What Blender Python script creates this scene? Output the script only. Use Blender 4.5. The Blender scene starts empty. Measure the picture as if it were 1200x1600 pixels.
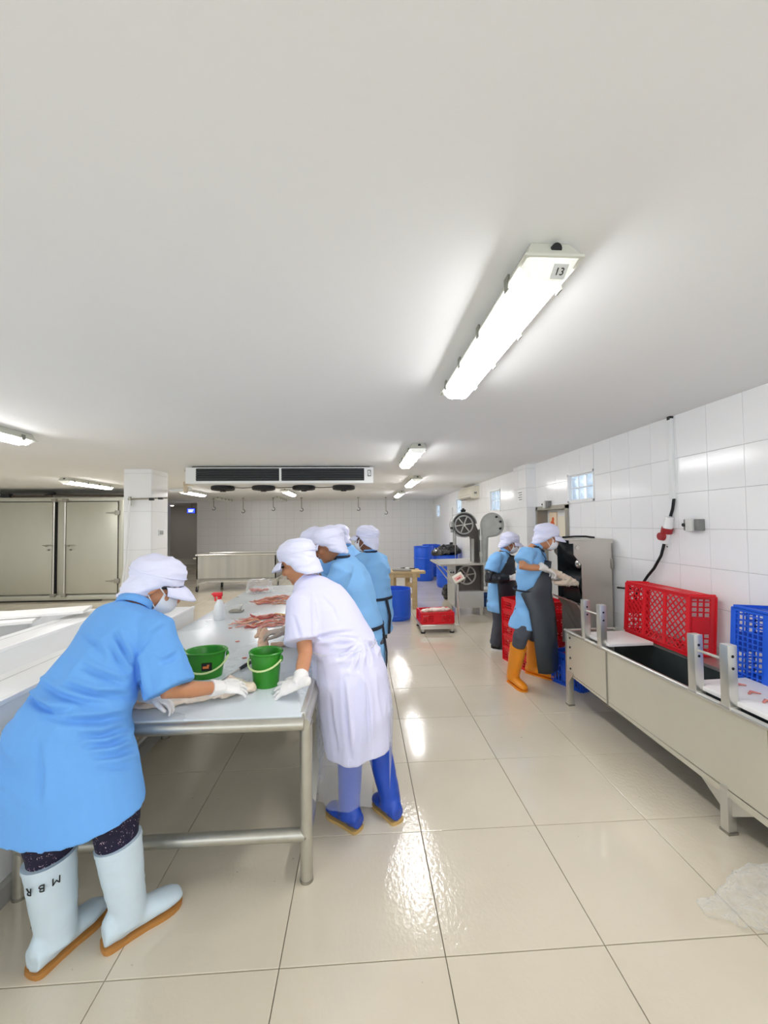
import bpy, bmesh, math, random
from mathutils import Vector, Matrix, noise
V = Vector
PI = math.pi
random.seed(7)
S = bpy.context.scene
COL = S.collection

# ---------------------------------------------------------------- camera
EYE = V((0, 0, 1.579)); FPX = 629.97
yaw, pitch, roll = .057, .030, -.010
_r = V((math.cos(yaw), -math.sin(yaw), 0))
_f = V((math.sin(yaw)*math.cos(pitch), math.cos(yaw)*math.cos(pitch), math.sin(pitch)))
_u = _r.cross(_f)
CR = _r*math.cos(roll) + _u*math.sin(roll)
CU = _u*math.cos(roll) - _r*math.sin(roll)
CF = _f
cam = bpy.data.cameras.new('camera'); cam.sensor_fit = 'HORIZONTAL'; cam.sensor_width = 36
cam.lens = 36*FPX/1200; cam.clip_start = .02; cam.clip_end = 200
cam_o = bpy.data.objects.new('camera', cam); COL.objects.link(cam_o)
m = Matrix((( CR.x, CU.x, -CF.x, EYE.x), (CR.y, CU.y, -CF.y, EYE.y), (CR.z, CU.z, -CF.z, EYE.z), (0, 0, 0, 1)))
cam_o.matrix_world = m
S.camera = cam_o

# ---------------------------------------------------------------- world, exposure
w = bpy.data.worlds.new('daylight'); S.world = w; w.use_nodes = True
bg = w.node_tree.nodes['Background']; bg.inputs[0].default_value = (.86, .93, 1, 1); bg.inputs[1].default_value = 1.35
S.view_settings.view_transform = 'Standard'; S.view_settings.look = 'None'
S.view_settings.exposure = 1.0; S.view_settings.gamma = 1.0
S.view_settings.use_curve_mapping = False
S.cycles.max_bounces = 9; S.cycles.diffuse_bounces = 7; S.cycles.glossy_bounces = 3; S.cycles.adaptive_threshold = .08; S.cycles.sample_clamp_indirect = 6
LAMP = 15.0          # strength of the lamps' diffusers

# a point on the photograph's ray at a given depth Y, height z or side x (all real places in the room)
def ray(x, y): return CF + CR*((x-600)/FPX) - CU*((y-800)/FPX)
def PY(x, y, Y): d = ray(x, y); return EYE + d*(Y/d.y)
def PZ(x, y, z=0.): d = ray(x, y); return EYE + d*((z-EYE.z)/d.z)
def PX(x, y, X): d = ray(x, y); return EYE + d*(X/d.x)

# ---------------------------------------------------------------- materials
def lin(c):
    return tuple((v/12.92 if v <= .04045 else ((v+.055)/1.055)**2.4) for v in c)
def hexc(h): h = h.lstrip('#'); return lin([int(h[i:i+2], 16)/255 for i in (0, 2, 4)])
MATS = {}
def mat(name, col, rough=.5, metal=0., spec=.5, noise_amt=0., nscale=8., bump=0., bscale=60., emit=None, estr=0., alpha=1., trans=0., sss=0., coat=0., stretch=(1, 1, 1), rough_var=0.):
    if name in MATS: return MATS[name]
    m = bpy.data.materials.new(name); m.use_nodes = True
    nt = m.node_tree; b = nt.nodes['Principled BSDF']
    c = hexc(col) if isinstance(col, str) else col
    b.inputs['Base Color'].default_value = (*c, 1); b.inputs['Roughness'].default_value = rough
    b.inputs['Metallic'].default_value = metal; b.inputs['Specular IOR Level'].default_value = spec
    b.inputs['Alpha'].default_value = alpha; b.inputs['Transmission Weight'].default_value = trans
    b.inputs['Coat Weight'].default_value = coat
    if sss: b.inputs['Subsurface Weight'].default_value = sss; b.inputs['Subsurface Radius'].default_value = (.01, .004, .002)
    if emit is not None:
        b.inputs['Emission Color'].default_value = (*(hexc(emit) if isinstance(emit, str) else emit), 1); b.inputs['Emission Strength'].default_value = estr
    if noise_amt or bump or rough_var:
        tc = nt.nodes.new('ShaderNodeTexCoord'); mp = nt.nodes.new('ShaderNodeMapping'); mp.inputs['Scale'].default_value = stretch
        nt.links.new(tc.outputs['Object'], mp.inputs['Vector'])
    if noise_amt or rough_var:
        n = nt.nodes.new('ShaderNodeTexNoise'); n.inputs['Scale'].default_value = nscale; n.inputs['Detail'].default_value = 5
        nt.links.new(mp.outputs[0], n.inputs['Vector'])
    if noise_amt:
        mx = nt.nodes.new('ShaderNodeMix'); mx.data_type = 'RGBA'
        mx.inputs[6].default_value = (*[max(0, v*(1-noise_amt)) for v in c], 1); mx.inputs[7].default_value = (*[min(1, v*(1+noise_amt)) for v in c], 1)
        nt.links.new(n.outputs['Fac'], mx.inputs[0]); nt.links.new(mx.outputs[2], b.inputs['Base Color'])
    if rough_var:
        mr = nt.nodes.new('ShaderNodeMapRange'); mr.inputs[1].default_value = .3; mr.inputs[2].default_value = .7
        mr.inputs[3].default_value = max(0, rough-rough_var); mr.inputs[4].default_value = rough+rough_var
        nt.links.new(n.outputs['Fac'], mr.inputs[0]); nt.links.new(mr.outputs[0], b.inputs['Roughness'])
    if bump:
        n2 = nt.nodes.new('ShaderNodeTexNoise'); n2.inputs['Scale'].default_value = bscale; n2.inputs['Detail'].default_value = 3
        bp = nt.nodes.new('ShaderNodeBump'); bp.inputs['Strength'].default_value = bump; bp.inputs['Distance'].default_value = .01
        nt.links.new(mp.outputs[0], n2.inputs['Vector']); nt.links.new(n2.outputs['Fac'], bp.inputs['Height']); nt.links.new(bp.outputs[0], b.inputs['Normal'])
    MATS[name] = m
    return m

def film(name, col, face=.10, edge=.55, rough=.12, bscale=24, bstr=.7):
    """thin clear plastic film: see-through face on, glossier and whiter at grazing angles"""
    if name in MATS: return MATS[name]
    m = bpy.data.materials.new(name); m.use_nodes = True; nt = m.node_tree; nt.nodes.clear()
    out = nt.nodes.new('ShaderNodeOutputMaterial'); t = nt.nodes.new('ShaderNodeBsdfTransparent'); b = nt.nodes.new('ShaderNodeBsdfPrincipled')
    b.inputs['Base Color'].default_value = (*hexc(col), 1); b.inputs['Roughness'].default_value = rough; b.inputs['Specular IOR Level'].default_value = .9
    lw = nt.nodes.new('ShaderNodeLayerWeight'); lw.inputs[0].default_value = .35
    tc = nt.nodes.new('ShaderNodeTexCoord'); n = nt.nodes.new('ShaderNodeTexNoise'); n.inputs['Scale'].default_value = bscale; n.inputs['Detail'].default_value = 4
    bp = nt.nodes.new('ShaderNodeBump'); bp.inputs['Strength'].default_value = bstr; bp.inputs['Distance'].default_value = .02
    nt.links.new(tc.outputs['Object'], n.inputs['Vector']); nt.links.new(n.outputs['Fac'], bp.inputs['Height'])
    for q in (b, lw): nt.links.new(bp.outputs[0], q.inputs['Normal'])
    mr = nt.nodes.new('ShaderNodeMapRange'); mr.inputs[1].default_value = 0; mr.inputs[2].default_value = 1; mr.inputs[3].default_value = face; mr.inputs[4].default_value = edge
    nt.links.new(lw.outputs['Facing'], mr.inputs[0])
    mx = nt.nodes.new('ShaderNodeMixShader'); nt.links.new(mr.outputs[0], mx.inputs[0]); nt.links.new(t.outputs[0], mx.inputs[1]); nt.links.new(b.outputs[0], mx.inputs[2]); nt.links.new(mx.outputs[0], out.inputs[0])
    MATS[name] = m; return m
WHITE = mat('ceiling_paint', '#eeefef', .75, noise_amt=.02, nscale=1.2)
TILEW = mat('wall_tile', '#f6f7f8', .16, noise_amt=.015, nscale=3, bump=.02, bscale=9)
GROUT = mat('wall_grout', '#c9cbca', .8)
STEEL = mat('steel', '#d6d4cd', .30, .8, noise_amt=.05, nscale=5)
STEELD = mat('dull_steel', '#a5a298', .45, .85, noise_amt=.18, nscale=9, rough_var=.1)
PIPE = mat('galvanised_pipe', '#c2bfb4', .36, .8, noise_amt=.16, nscale=22, rough_var=.06)
SHEET = mat('cold_room_steel', '#c3c3b6', .36, .6, noise_amt=.10, nscale=2.2, rough_var=.08, stretch=(1, 1, .35))
DARK = mat('dark_plastic', '#1b1d20', .45)
BLACK = mat('black', '#0c0d0f', .5)
WHITEP = mat('white_plastic', '#eceeee', .35)
CREAM = mat('cream_plastic', '#e6e2d2', .4)
BLUE = mat('blue_plastic', '#1d5bd8', .38, noise_amt=.08, nscale=5)
RED = mat('red_plastic', '#e01826', .36, noise_amt=.06, nscale=6)
GREEN = mat('green_plastic', '#2e8a20', .3, noise_amt=.06, nscale=9)
GREENP = mat('pale_green_plastic', '#cfe0a0', .4)
WOOD = mat('pale_wood', '#c9b184', .65, noise_amt=.22, nscale=7, stretch=(1, 6, 6))
BOARD = mat('board_plastic', '#f1efec', .45, noise_amt=.03, nscale=6)
MEAT = mat('meat_pink', '#d98a7c', .35, noise_amt=.35, nscale=40, sss=.15)
MEATR = mat('meat_red', '#b04a42', .32, noise_amt=.35, nscale=45, sss=.1)
FAT = mat('fat_pale', '#ead9c6', .4, noise_amt=.12, nscale=22, bump=.25, bscale=45, sss=.2)

# ---------------------------------------------------------------- mesh building
class B:
    def __init__(s): s.bm = bmesh.new()
    def quad(s, *p): return s.bm.faces.new([s.bm.verts.new(V(q)) for q in p])
    def box(s, x0, x1, y0, y1, z0, z1, bev=0, M=None):
        r = bmesh.ops.create_cube(s.bm, size=1, matrix=Matrix.Translation(((x0+x1)/2, (y0+y1)/2, (z0+z1)/2)) @ Matrix.Diagonal((abs(x1-x0), abs(y1-y0), abs(z1-z0), 1)))
        vs = r['verts']
        if M is not None: bmesh.ops.transform(s.bm, matrix=M, verts=vs)
        if bev:
            es = list({e for v in vs for e in v.link_edges})
            bmesh.ops.bevel(s.bm, geom=es, offset=bev, segments=2, affect='EDGES', profile=.6)
        return s
    def obox(s, c, ax, h, bev=0):
        M = Matrix.Translation(V(c)) @ Matrix((tuple(ax[0]), tuple(ax[1]), tuple(ax[2]))).transposed().to_4x4()
        return s.box(-h[0], h[0], -h[1], h[1], -h[2], h[2], bev, M)
    def bar(s, p, q, w, h=None, up=(0, 0, 1), bev=0):
        p, q = V(p), V(q); d = (q-p); L = d.length; d.normalize(); up = V(up)
        if abs(d.dot(up)) > .98: up = V((1, 0, 0)) if abs(d.x) < .9 else V((0, 1, 0))
        sd = d.cross(up).normalized(); u = sd.cross(d)
        return s.obox((p+q)/2, (d, sd, u), (L/2, w/2, (h or w)/2), bev)
    def loft(s, rings, cap=True, closed=True):
        vr = [[s.bm.verts.new(p) for p in r] for r in rings]
        n = len(vr[0])
        for a, b in zip(vr, vr[1:]):
            for i in range(n if closed else n-1):
                j = (i+1) % n
                s.bm.faces.new((a[i], a[j], b[j], b[i]))
        if cap and closed:
            s.bm.faces.new(list(reversed(vr[0]))); s.bm.faces.new(vr[-1])
        return s
    def cyl(s, p, q, r0, r1=None, n=16, cap=True):
        p, q = V(p), V(q); r1 = r0 if r1 is None else r1
        d = (q-p).normalized(); a = d.orthogonal().normalized(); b = d.cross(a)
        return s.loft([[c + (a*math.cos(t*2*PI/n)+b*math.sin(t*2*PI/n))*r for t in range(n)] for c, r in ((p, r0), (q, r1))], cap)
    def tube(s, pts, r, n=10, cap=True, side=None, rnd=0):
        """tube along points; r scalar / list / list of (a,b); rnd>0 adds rounded ends"""
        pts = [V(p) for p in pts]; k = len(pts)
        rr = r if isinstance(r, (list, tuple)) else [r]*k
        rr = [(x if isinstance(x, (tuple, list)) else (x, x)) for x in rr]
        tan = []
        for i in range(k):
            t = (pts[min(i+1, k-1)]-pts[max(i-1, 0)])
            tan.append(t.normalized() if t.length > 1e-9 else V((0, 0, 1)))
        sd = V(side) if side is not None else tan[0].orthogonal()
        rings = []
        P_, R_, T_ = list(pts), list(rr), list(tan)
        if rnd:
            pre, post = [], []
            for th in (80, 55, 28):
                c, sn = math.cos(math.radians(th)), math.sin(math.radians(th))
                m0, m1 = min(rr[0])*rnd, min(rr[-1])*rnd
                pre.append((pts[0]-tan[0]*m0*sn, (rr[0][0]*c, rr[0][1]*c), tan[0]))
                post.insert(0, (pts[-1]+tan[-1]*m1*sn, (rr[-1][0]*c, rr[-1][1]*c), tan[-1]))
            P_ = [x[0] for x in pre]+P_+[x[0] for x in post]; R_ = [x[1] for x in pre]+R_+[x[1] for x in post]; T_ = [x[2] for x in pre]+T_+[x[2] for x in post]
        for p, (a, b), t in zip(P_, R_, T_):
            sd = (sd - t*sd.dot(t)); sd = sd.normalized() if sd.length > 1e-6 else t.orthogonal().normalized()
            o = t.cross(sd)
            rings.append([p + sd*(a*math.cos(2*PI*i/n)) + o*(b*math.sin(2*PI*i/n)) for i in range(n)])
        return s.loft(rings, cap)
    def ring_loft(s, spec, n=28, cap=True, pw=1.0):
        """spec: list of (centre, side, depth, a, b): an (super)ellipse in the plane of side and depth"""
        rings = []
        for c, sd, dp, a, b in spec:
            c, sd, dp = V(c), V(sd).normalized(), V(dp).normalized()
            rg = []
            for i in range(n):
                t = 2*PI*i/n; co, si = math.cos(t), math.sin(t)
                x = math.copysign(abs(co)**pw, co); y = math.copysign(abs(si)**pw, si)
                rg.append(c + sd*(a*x) + dp*(b*y))
            rings.append(rg)
        return s.loft(rings, cap)
    def ell(s, c, ax, r, n=20, m=12):
        c = V(c); ax = [V(a).normalized() for a in ax]
        rings = []
        for j in range(1, m):
            ph = PI*j/m
            rings.append([c + ax[0]*(r[0]*math.sin(ph)*math.cos(2*PI*i/n)) + ax[1]*(r[1]*math.sin(ph)*math.sin(2*PI*i/n)) - ax[2]*(r[2]*math.cos(ph)) for i in range(n)])
        return s.loft(rings, True)
    def lathe(s, prof, c, n=28, ax=None, sx=1., sy=1.):
        c = V(c); X, Y, Z = ax if ax else (V((1, 0, 0)), V((0, 1, 0)), V((0, 0, 1)))
        vr = [[s.bm.verts.new(c + X*(sx*r*math.cos(2*PI*i/n)) + Y*(sy*r*math.sin(2*PI*i/n)) + Z*z) for i in range(n)] for r, z in prof]
        for a, b in zip(vr, vr[1:]):
            for i in range(n):
                j = (i+1) % n; s.bm.faces.new((a[i], a[j], b[j], b[i]))
        if prof[0][0] < 1e-3 or True:
            pass
        return s
    def prism(s, poly, d):
        d = V(d); a = [s.bm.verts.new(V(p)) for p in poly]; b = [s.bm.verts.new(V(p)+d) for p in poly]; n = len(a)
        s.bm.faces.new(list(reversed(a))); s.bm.faces.new(b)
        for i in range(n): s.bm.faces.new((a[i], a[(i+1) % n], b[(i+1) % n], b[i]))
        return s
    def mesh(s, name, off=V((0, 0, 0)), smooth=False):
        bmesh.ops.recalc_face_normals(s.bm, faces=s.bm.faces)
        if off.length: bmesh.ops.translate(s.bm, vec=-off, verts=s.bm.verts)
        me = bpy.data.meshes.new(name); s.bm.to_mesh(me); s.bm.free()
        if smooth:
            for p in me.polygons: p.use_smooth = True
        return me

ROOT = {}
def off_of(parent): return V(ROOT[parent.name]) if parent is not None and parent.name in ROOT else V((0, 0, 0))
def auto_smooth(me, ang=38):
    for p in me.polygons: p.use_smooth = True
    bm = bmesh.new(); bm.from_mesh(me); lim = math.radians(ang)
    for e in bm.edges:
        if len(e.link_faces) == 2 and e.calc_face_angle(0) > lim: e.smooth = False
    bm.to_mesh(me); bm.free()
def link(name, me, material=None, parent=None):
    o = bpy.data.objects.new(name, me); COL.objects.link(o)
    if material is not None:
        me.materials.clear(); me.materials.append(material)
    if parent is not None: o.parent = parent; ROOT[o.name] = ROOT.get(parent.name, V((0, 0, 0)))
    return o
def mk(name, b, material, parent=None, smooth='auto', base=None):
    """B in world coordinates -> one object; a top-level mesh gets its origin at `base`"""
    off = off_of(parent) if parent is not None else (V(base) if base is not None else V((0, 0, 0)))
    me = b.mesh(name, off)
    if smooth == 'auto': auto_smooth(me)
    elif smooth:
        for p in me.polygons: p.use_smooth = True
    o = link(name, me, material, parent)
    if parent is None:
        o.location = off; ROOT[o.name] = off
    return o
def tag(o, label, cat, group=None):
    o['label'] = label; o['category'] = cat
    if group: o['group'] = group
    return o
def thing(name, label, cat, loc=(0, 0, 0), group=None):
    o = bpy.data.objects.new(name, None); COL.objects.link(o); o.location = V(loc); o.empty_display_size = .05
    ROOT[o.name] = V(loc)
    return tag(o, label, cat, group)
def struct(o, label=None):
    o['kind'] = 'structure'
    if label: o['label'] = label
    return o
def copy_tree(o, parent=None):
    c = o.copy(); COL.objects.link(c)
    if parent is not None: c.parent = parent
    for ch in list(o.children): copy_tree(ch, c)
    return c
def text_mesh(txt, size, M, extr=.0004):
    cu = bpy.data.curves.new('t', 'FONT'); cu.body = txt; cu.size = size; cu.extrude = extr; cu.align_x = 'CENTER'; cu.align_y = 'CENTER'
    o = bpy.data.objects.new('t', cu); COL.objects.link(o)
    me = bpy.data.meshes.new_from_object(o.evaluated_get(bpy.context.evaluated_depsgraph_get()))
    bpy.data.objects.remove(o); bpy.data.curves.remove(cu)
    me.transform(M)
    return me
def blob(b, voxel=.009, smooth_it=4, wr=None, fac=.5):
    """closed shapes in a B -> one continuous surface (voxel union), smoothed, then wrinkled by wr(co, no) -> offset"""
    me = b.mesh('tmp'); o = bpy.data.objects.new('tmp', me); COL.objects.link(o)
    md = o.modifiers.new('r', 'REMESH'); md.mode = 'VOXEL'; md.voxel_size = voxel; md.adaptivity = 0
    if smooth_it:
        sm = o.modifiers.new('s', 'SMOOTH'); sm.factor = fac; sm.iterations = smooth_it
    dg = bpy.context.evaluated_depsgraph_get()
    out = bpy.data.meshes.new_from_object(o.evaluated_get(dg))
    bpy.data.objects.remove(o); bpy.data.meshes.remove(me)
    if wr:
        nos = [v.normal.copy() for v in out.vertices]
        for v, n_ in zip(out.vertices, nos): v.co += n_*wr(v.co, n_)
    for p in out.polygons: p.use_smooth = True
    return out
def mkblob(name, b, material, parent=None, base=None, **kw):
    me = blob(b, **kw); off = off_of(parent) if parent is not None else (V(base) if base is not None else V((0, 0, 0)))
    me.transform(Matrix.Translation(-off)); me.name = name
    o = link(name, me, material, parent)
    if parent is None: o.location = off; ROOT[o.name] = off
    return o
# ================================================================= the room
XW, YB, H = 2.5, 13.9, 2.42
XL, YF = -9.0, -2.6

def sub_rects(rects, holes):
    for h in holes:
        out = []
        for (a, b, c, d) in rects:
            ha, hb, hc, hd = max(a, h[0]), min(b, h[1]), max(c, h[2]), min(d, h[3])
            if ha >= hb or hc >= hd: out.append((a, b, c, d)); continue
            if a < ha: out.append((a, ha, c, d))
            if hb < b: out.append((hb, b, c, d))
            if c < hc: out.append((ha, hb, c, hc))
            if hd < d: out.append((ha, hb, hd, d))
        rects = out
    return rects

_full = {}
def tile_mesh(key, w, h, t, U, Vv, N):
    """one tile, corner at the origin, w along U, h along Vv, t deep along N, arrised front edges"""
    if key in _full: return _full[key]
    b = bmesh.new(); e = min(.0022, w*.2, h*.2)
    lo = [(0, 0, 0), (w, 0, 0), (w, h, 0), (0, h, 0)]
    mid = [(0, 0, t-e*.6), (w, 0, t-e*.6), (w, h, t-e*.6), (0, h, t-e*.6)]
    hi = [(e, e, t), (w-e, e, t), (w-e, h-e, t), (e, h-e, t)]
    R = [[b.verts.new(U*p[0]+Vv*p[1]+N*p[2]) for p in q] for q in (lo, mid, hi)]
    for p, q in zip(R, R[1:]):
        for i in range(4): b.faces.new((p[i], p[(i+1) % 4], q[(i+1) % 4], q[i]))
    b.faces.new(R[2]); bmesh.ops.recalc_face_normals(b, faces=b.faces)
    me = bpy.data.meshes.new('tile'); b.to_mesh(me); b.free()
    if key is not None: _full[key] = me
    return me
def tiling(parent, O, U, Vv, N, ur, vr, u0, v0, du, dv, gap, t, material, holes=(), rank=None, limit=300, tall_top=None):
    O, U, Vv, N = V(O), V(U), V(Vv), V(N)
    cells = []
    i0, i1 = math.floor((ur[0]-u0)/du), math.ceil((ur[1]-u0)/du)
    j0, j1 = math.floor((vr[0]-v0)/dv), math.ceil((vr[1]-v0)/dv)
    for i in range(i0, i1):
        for j in range(j0, j1):
            a_, b_ = v0+j*dv+gap/2, v0+(j+1)*dv-gap/2
            if tall_top is not None:                     # the top course runs up to the ceiling in one tall tile
                if a_ > tall_top+dv*.5: continue
                if a_ > tall_top-dv*.5: b_ = vr[1]
            c = (max(ur[0], u0+i*du+gap/2), min(ur[1], u0+(i+1)*du-gap/2), max(vr[0], a_), min(vr[1], b_))
            if c[1]-c[0] < .012 or c[3]-c[2] < .012: continue
            for r in sub_rects([c], holes):
                if r[1]-r[0] > .012 and r[3]-r[2] > .012: cells.append(r)
    def size(r):
        p = O+U*((r[0]+r[1])/2)+Vv*((r[2]+r[3])/2) - EYE; z = p.dot(CF)
        if z < .3: return 0
        x, y = 600+FPX*p.dot(CR)/z, 800-FPX*p.dot(CU)/z
        inside = -60 < x < 1260 and -60 < y < 1660
        return (r[1]-r[0])*(r[3]-r[2])*abs(p.dot(N))/z**3*(1 if inside else .0001)*(rank(p+EYE) if rank else 1)
    cells.sort(key=size, reverse=True)
    rest = bmesh.new()
    for k, r in enumerate(cells):
        w_, h_ = r[1]-r[0], r[3]-r[2]
        full = abs(w_-(du-gap)) < 1e-4 and abs(h_-(dv-gap)) < 1e-4
        key = (parent.name, round(w_, 3), round(h_, 3))
        me = tile_mesh(key, w_, h_, t, U, Vv, N)
        pos = O+U*r[0]+Vv*r[2]
        if k < limit:
            o = link('tile', me, None, parent)
            if not me.materials: me.materials.append(material)
            o.location = pos-off_of(parent)
        else:
            tmp = me.copy(); tmp.transform(Matrix.Translation(pos-off_of(parent))); rest.from_mesh(tmp); bpy.data.meshes.remove(tmp)
    if len(cells) > limit:
        me = bpy.data.meshes.new('far_tiles'); rest.to_mesh(me); me.materials.append(material)
        o = link('far_tiles', me, None, parent); o['kind'] = 'stuff'
    rest.free()

# ---- floor
def floor_material():
    m = bpy.data.materials.new('floor_tile'); m.use_nodes = True; nt = m.node_tree; b = nt.nodes['Principled BSDF']
    geo = nt.nodes.new('ShaderNodeNewGeometry')
    def nz(scale, det, st=(1, 1, 1)):
        mp = nt.nodes.new('ShaderNodeMapping'); mp.inputs['Scale'].default_value = st
        nt.links.new(geo.outputs['Position'], mp.inputs[0])
        n = nt.nodes.new('ShaderNodeTexNoise'); n.inputs['Scale'].default_value = scale; n.inputs['Detail'].default_value = det
        nt.links.new(mp.outputs[0], n.inputs['Vector']); return n.outputs['Fac']
    def rng(src, a, b_, c, d):
        r = nt.nodes.new('ShaderNodeMapRange'); r.inputs[1].default_value = a; r.inputs[2].default_value = b_; r.inputs[3].default_value = c; r.inputs[4].default_value = d
        nt.links.new(src, r.inputs[0]); return r.outputs[0]
    mx = nt.nodes.new('ShaderNodeMix'); mx.data_type = 'RGBA'
    mx.inputs[6].default_value = (*hexc('#d0c6b1'), 1); mx.inputs[7].default_value = (*hexc('#dbd1bd'), 1)
    nt.links.new(rng(nz(1.4, 6), .3, .7, 0, 1), mx.inputs[0])
    # specks of dirt
    sp = nt.nodes.new('ShaderNodeMix'); sp.data_type = 'RGBA'; sp.inputs[7].default_value = (*hexc('#8d8472'), 1)
    nt.links.new(mx.outputs[2], sp.inputs[6]); nt.links.new(rng(nz(34, 2), .755, .79, 0, .8), sp.inputs[0])
    nt.links.new(sp.outputs[2], b.inputs['Base Color'])
    nt.links.new(rng(nz(.9, 3), .35, .65, .07, .17), b.inputs['Roughness'])
    b.inputs['Specular IOR Level'].default_value = .5; b.inputs['Coat Weight'].default_value = .35; b.inputs['Coat Roughness'].default_value = .05
    bp = nt.nodes.new('ShaderNodeBump'); bp.inputs['Distance'].default_value = .01
    nt.links.new(nz(62, 3, (1, .6, 1)), bp.inputs['Height'])
    nt.links.new(rng(nz(1.1, 2, (1, .6, 1)), .42, .62, .02, .22), bp.inputs['Strength'])
    nt.links.new(bp.outputs[0], b.inputs['Normal']); nt.links.new(bp.outputs[0], b.inputs['Coat Normal'])
    return m
FLOORM = floor_material()
floor = struct(mk('floor', B().box(XL-.2, XW+.2, YF-.2, YB+3.2, -.2, -.009), mat('floor_grout', '#7d766a', .8)), 'pale beige glossy floor of large square tiles, wet in places')
tiling(floor, (0, 0, -.01), (1, 0, 0), (0, 1, 0), (0, 0, 1), (XL, XW), (YF, YB+2.6), -.305, 1.505, .6, .6, .0032, .01, FLOORM)

# ---- ceiling
ceiling = struct(mk('ceiling', B().box(XL-.2, XW+.2, YF-.2, YB+.2, H, H+.15), WHITE), 'smooth white painted ceiling')

# ---- right wall
WIN = [(4.18, 4.71, 1.82, 2.14), (7.10, 7.66, 1.80, 2.19), (9.86, 10.44, 1.81, 2.20), (12.61, 13.23, 1.79, 2.19)]
DOOR = (4.71, 5.58, -.2, 1.79)
holes = WIN + [DOOR]
b = B()
for r in sub_rects([(YF, YB+.2, -.0, H)], holes): b.box(XW+.003, XW+.2, r[0], r[1], r[2], r[3])
wr = struct(mk('wall_right', b, GROUT), 'white glossy tiled wall on the right')
tiling(wr, (XW+.003, 0, 0), (0, 1, 0), (0, 0, 1), (-1, 0, 0), (YF, YB), (0, H), 2.479, 2.077-.279*7, .282, .279, .003, .0062, TILEW, holes=holes, tall_top=2.077)
def glass_material():
    m = bpy.data.materials.new('glass_block'); m.use_nodes = True; nt = m.node_tree; nt.nodes.clear()
    out = nt.nodes.new('ShaderNodeOutputMaterial'); t = nt.nodes.new('ShaderNodeBsdfTranslucent'); t.inputs[0].default_value = (.92, .96, 1, 1)
    g = nt.nodes.new('ShaderNodeBsdfGlossy'); g.inputs['Roughness'].default_value = .1
    mx = nt.nodes.new('ShaderNodeMixShader'); mx.inputs[0].default_value = .08
    tc = nt.nodes.new('ShaderNodeTexCoord'); n = nt.nodes.new('ShaderNodeTexNoise'); n.inputs['Scale'].default_value = 22
    bp = nt.nodes.new('ShaderNodeBump'); bp.inputs['Strength'].default_value = .5; bp.inputs['Distance'].default_value = .01
    nt.links.new(tc.outputs['Object'], n.inputs['Vector']); nt.links.new(n.outputs['Fac'], bp.inputs['Height'])
    nt.links.new(bp.outputs[0], g.inputs['Normal']); nt.links.new(bp.outputs[0], t.inputs['Normal'])
    tr_ = nt.nodes.new('ShaderNodeBsdfTransparent'); tr_.inputs[0].default_value = (.90, .95, 1, 1); m2 = nt.nodes.new('ShaderNodeMixShader'); m2.inputs[0].default_value = .62
    nt.links.new(t.outputs[0], m2.inputs[1]); nt.links.new(tr_.outputs[0], m2.inputs[2])
    nt.links.new(m2.outputs[0], mx.inputs[1]); nt.links.new(g.outputs[0], mx.inputs[2]); nt.links.new(mx.outputs[0], out.inputs[0])
    return m
GLASSB = glass_material()
for k, (y0, y1, z0, z1) in enumerate(WIN):
    fr = B()
    for r in sub_rects([(y0, y1, z0, z1)], [(y0+.02+(y1-y0-.04)/3*i+.006, y0+.02+(y1-y0-.04)/3*(i+1)-.006, z0+.02+(z1-z0-.04)/2*j+.006, z0+.02+(z1-z0-.04)/2*(j+1)-.006) for i in range(3) for j in range(2)]):
        fr.box(XW+.02, XW+.09, r[0], r[1], r[2], r[3])
    for (a0, a1, c0, c1) in ((y0-.012, y0+.012, z0-.012, z1+.012), (y1-.012, y1+.012, z0-.012, z1+.012), (y0-.012, y1+.012, z0-.012, z0+.012), (y0-.012, y1+.012, z1-.012, z1+.012)):
        fr.box(XW-.009, XW+.03, a0, a1, c0, c1)
    wn = struct(mk('window_%d' % (k+1), fr, WHITEP), 'small window of six bright glass blocks high in the right wall')
    for i in range(3):
        for j in range(2):
            a0 = y0+.02+(y1-y0-.04)/3*i+.006; a1 = y0+.02+(y1-y0-.04)/3*(i+1)-.006
            c0 = z0+.02+(z1-z0-.04)/2*j+.006; c1 = z0+.02+(z1-z0-.04)/2*(j+1)-.006
            mk('glass_block', B().box(XW+.025, XW+.085, a0, a1, c0, c1, bev=.008), GLASSB, wn)
# pillar on the right wall
b = B().box(2.365, XW+.01, 5.63, 6.10, 0, H)
pr_ = struct(mk('trim_1', b, GROUT), 'white tiled pillar on the right wall')
tiling(pr_, (2.365, 0, 0), (0, 1, 0), (0, 0, 1), (-1, 0, 0), (5.63, 6.10), (0, H), 5.63, 2.077-.279*7, .282, .279, .003, .006, TILEW)
tiling(pr_, (0, 5.63, 0), (1, 0, 0), (0, 0, 1), (0, -1, 0), (2.365, XW), (0, H), 2.365, 2.077-.279*7, .282, .279, .003, .006, TILEW)

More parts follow.
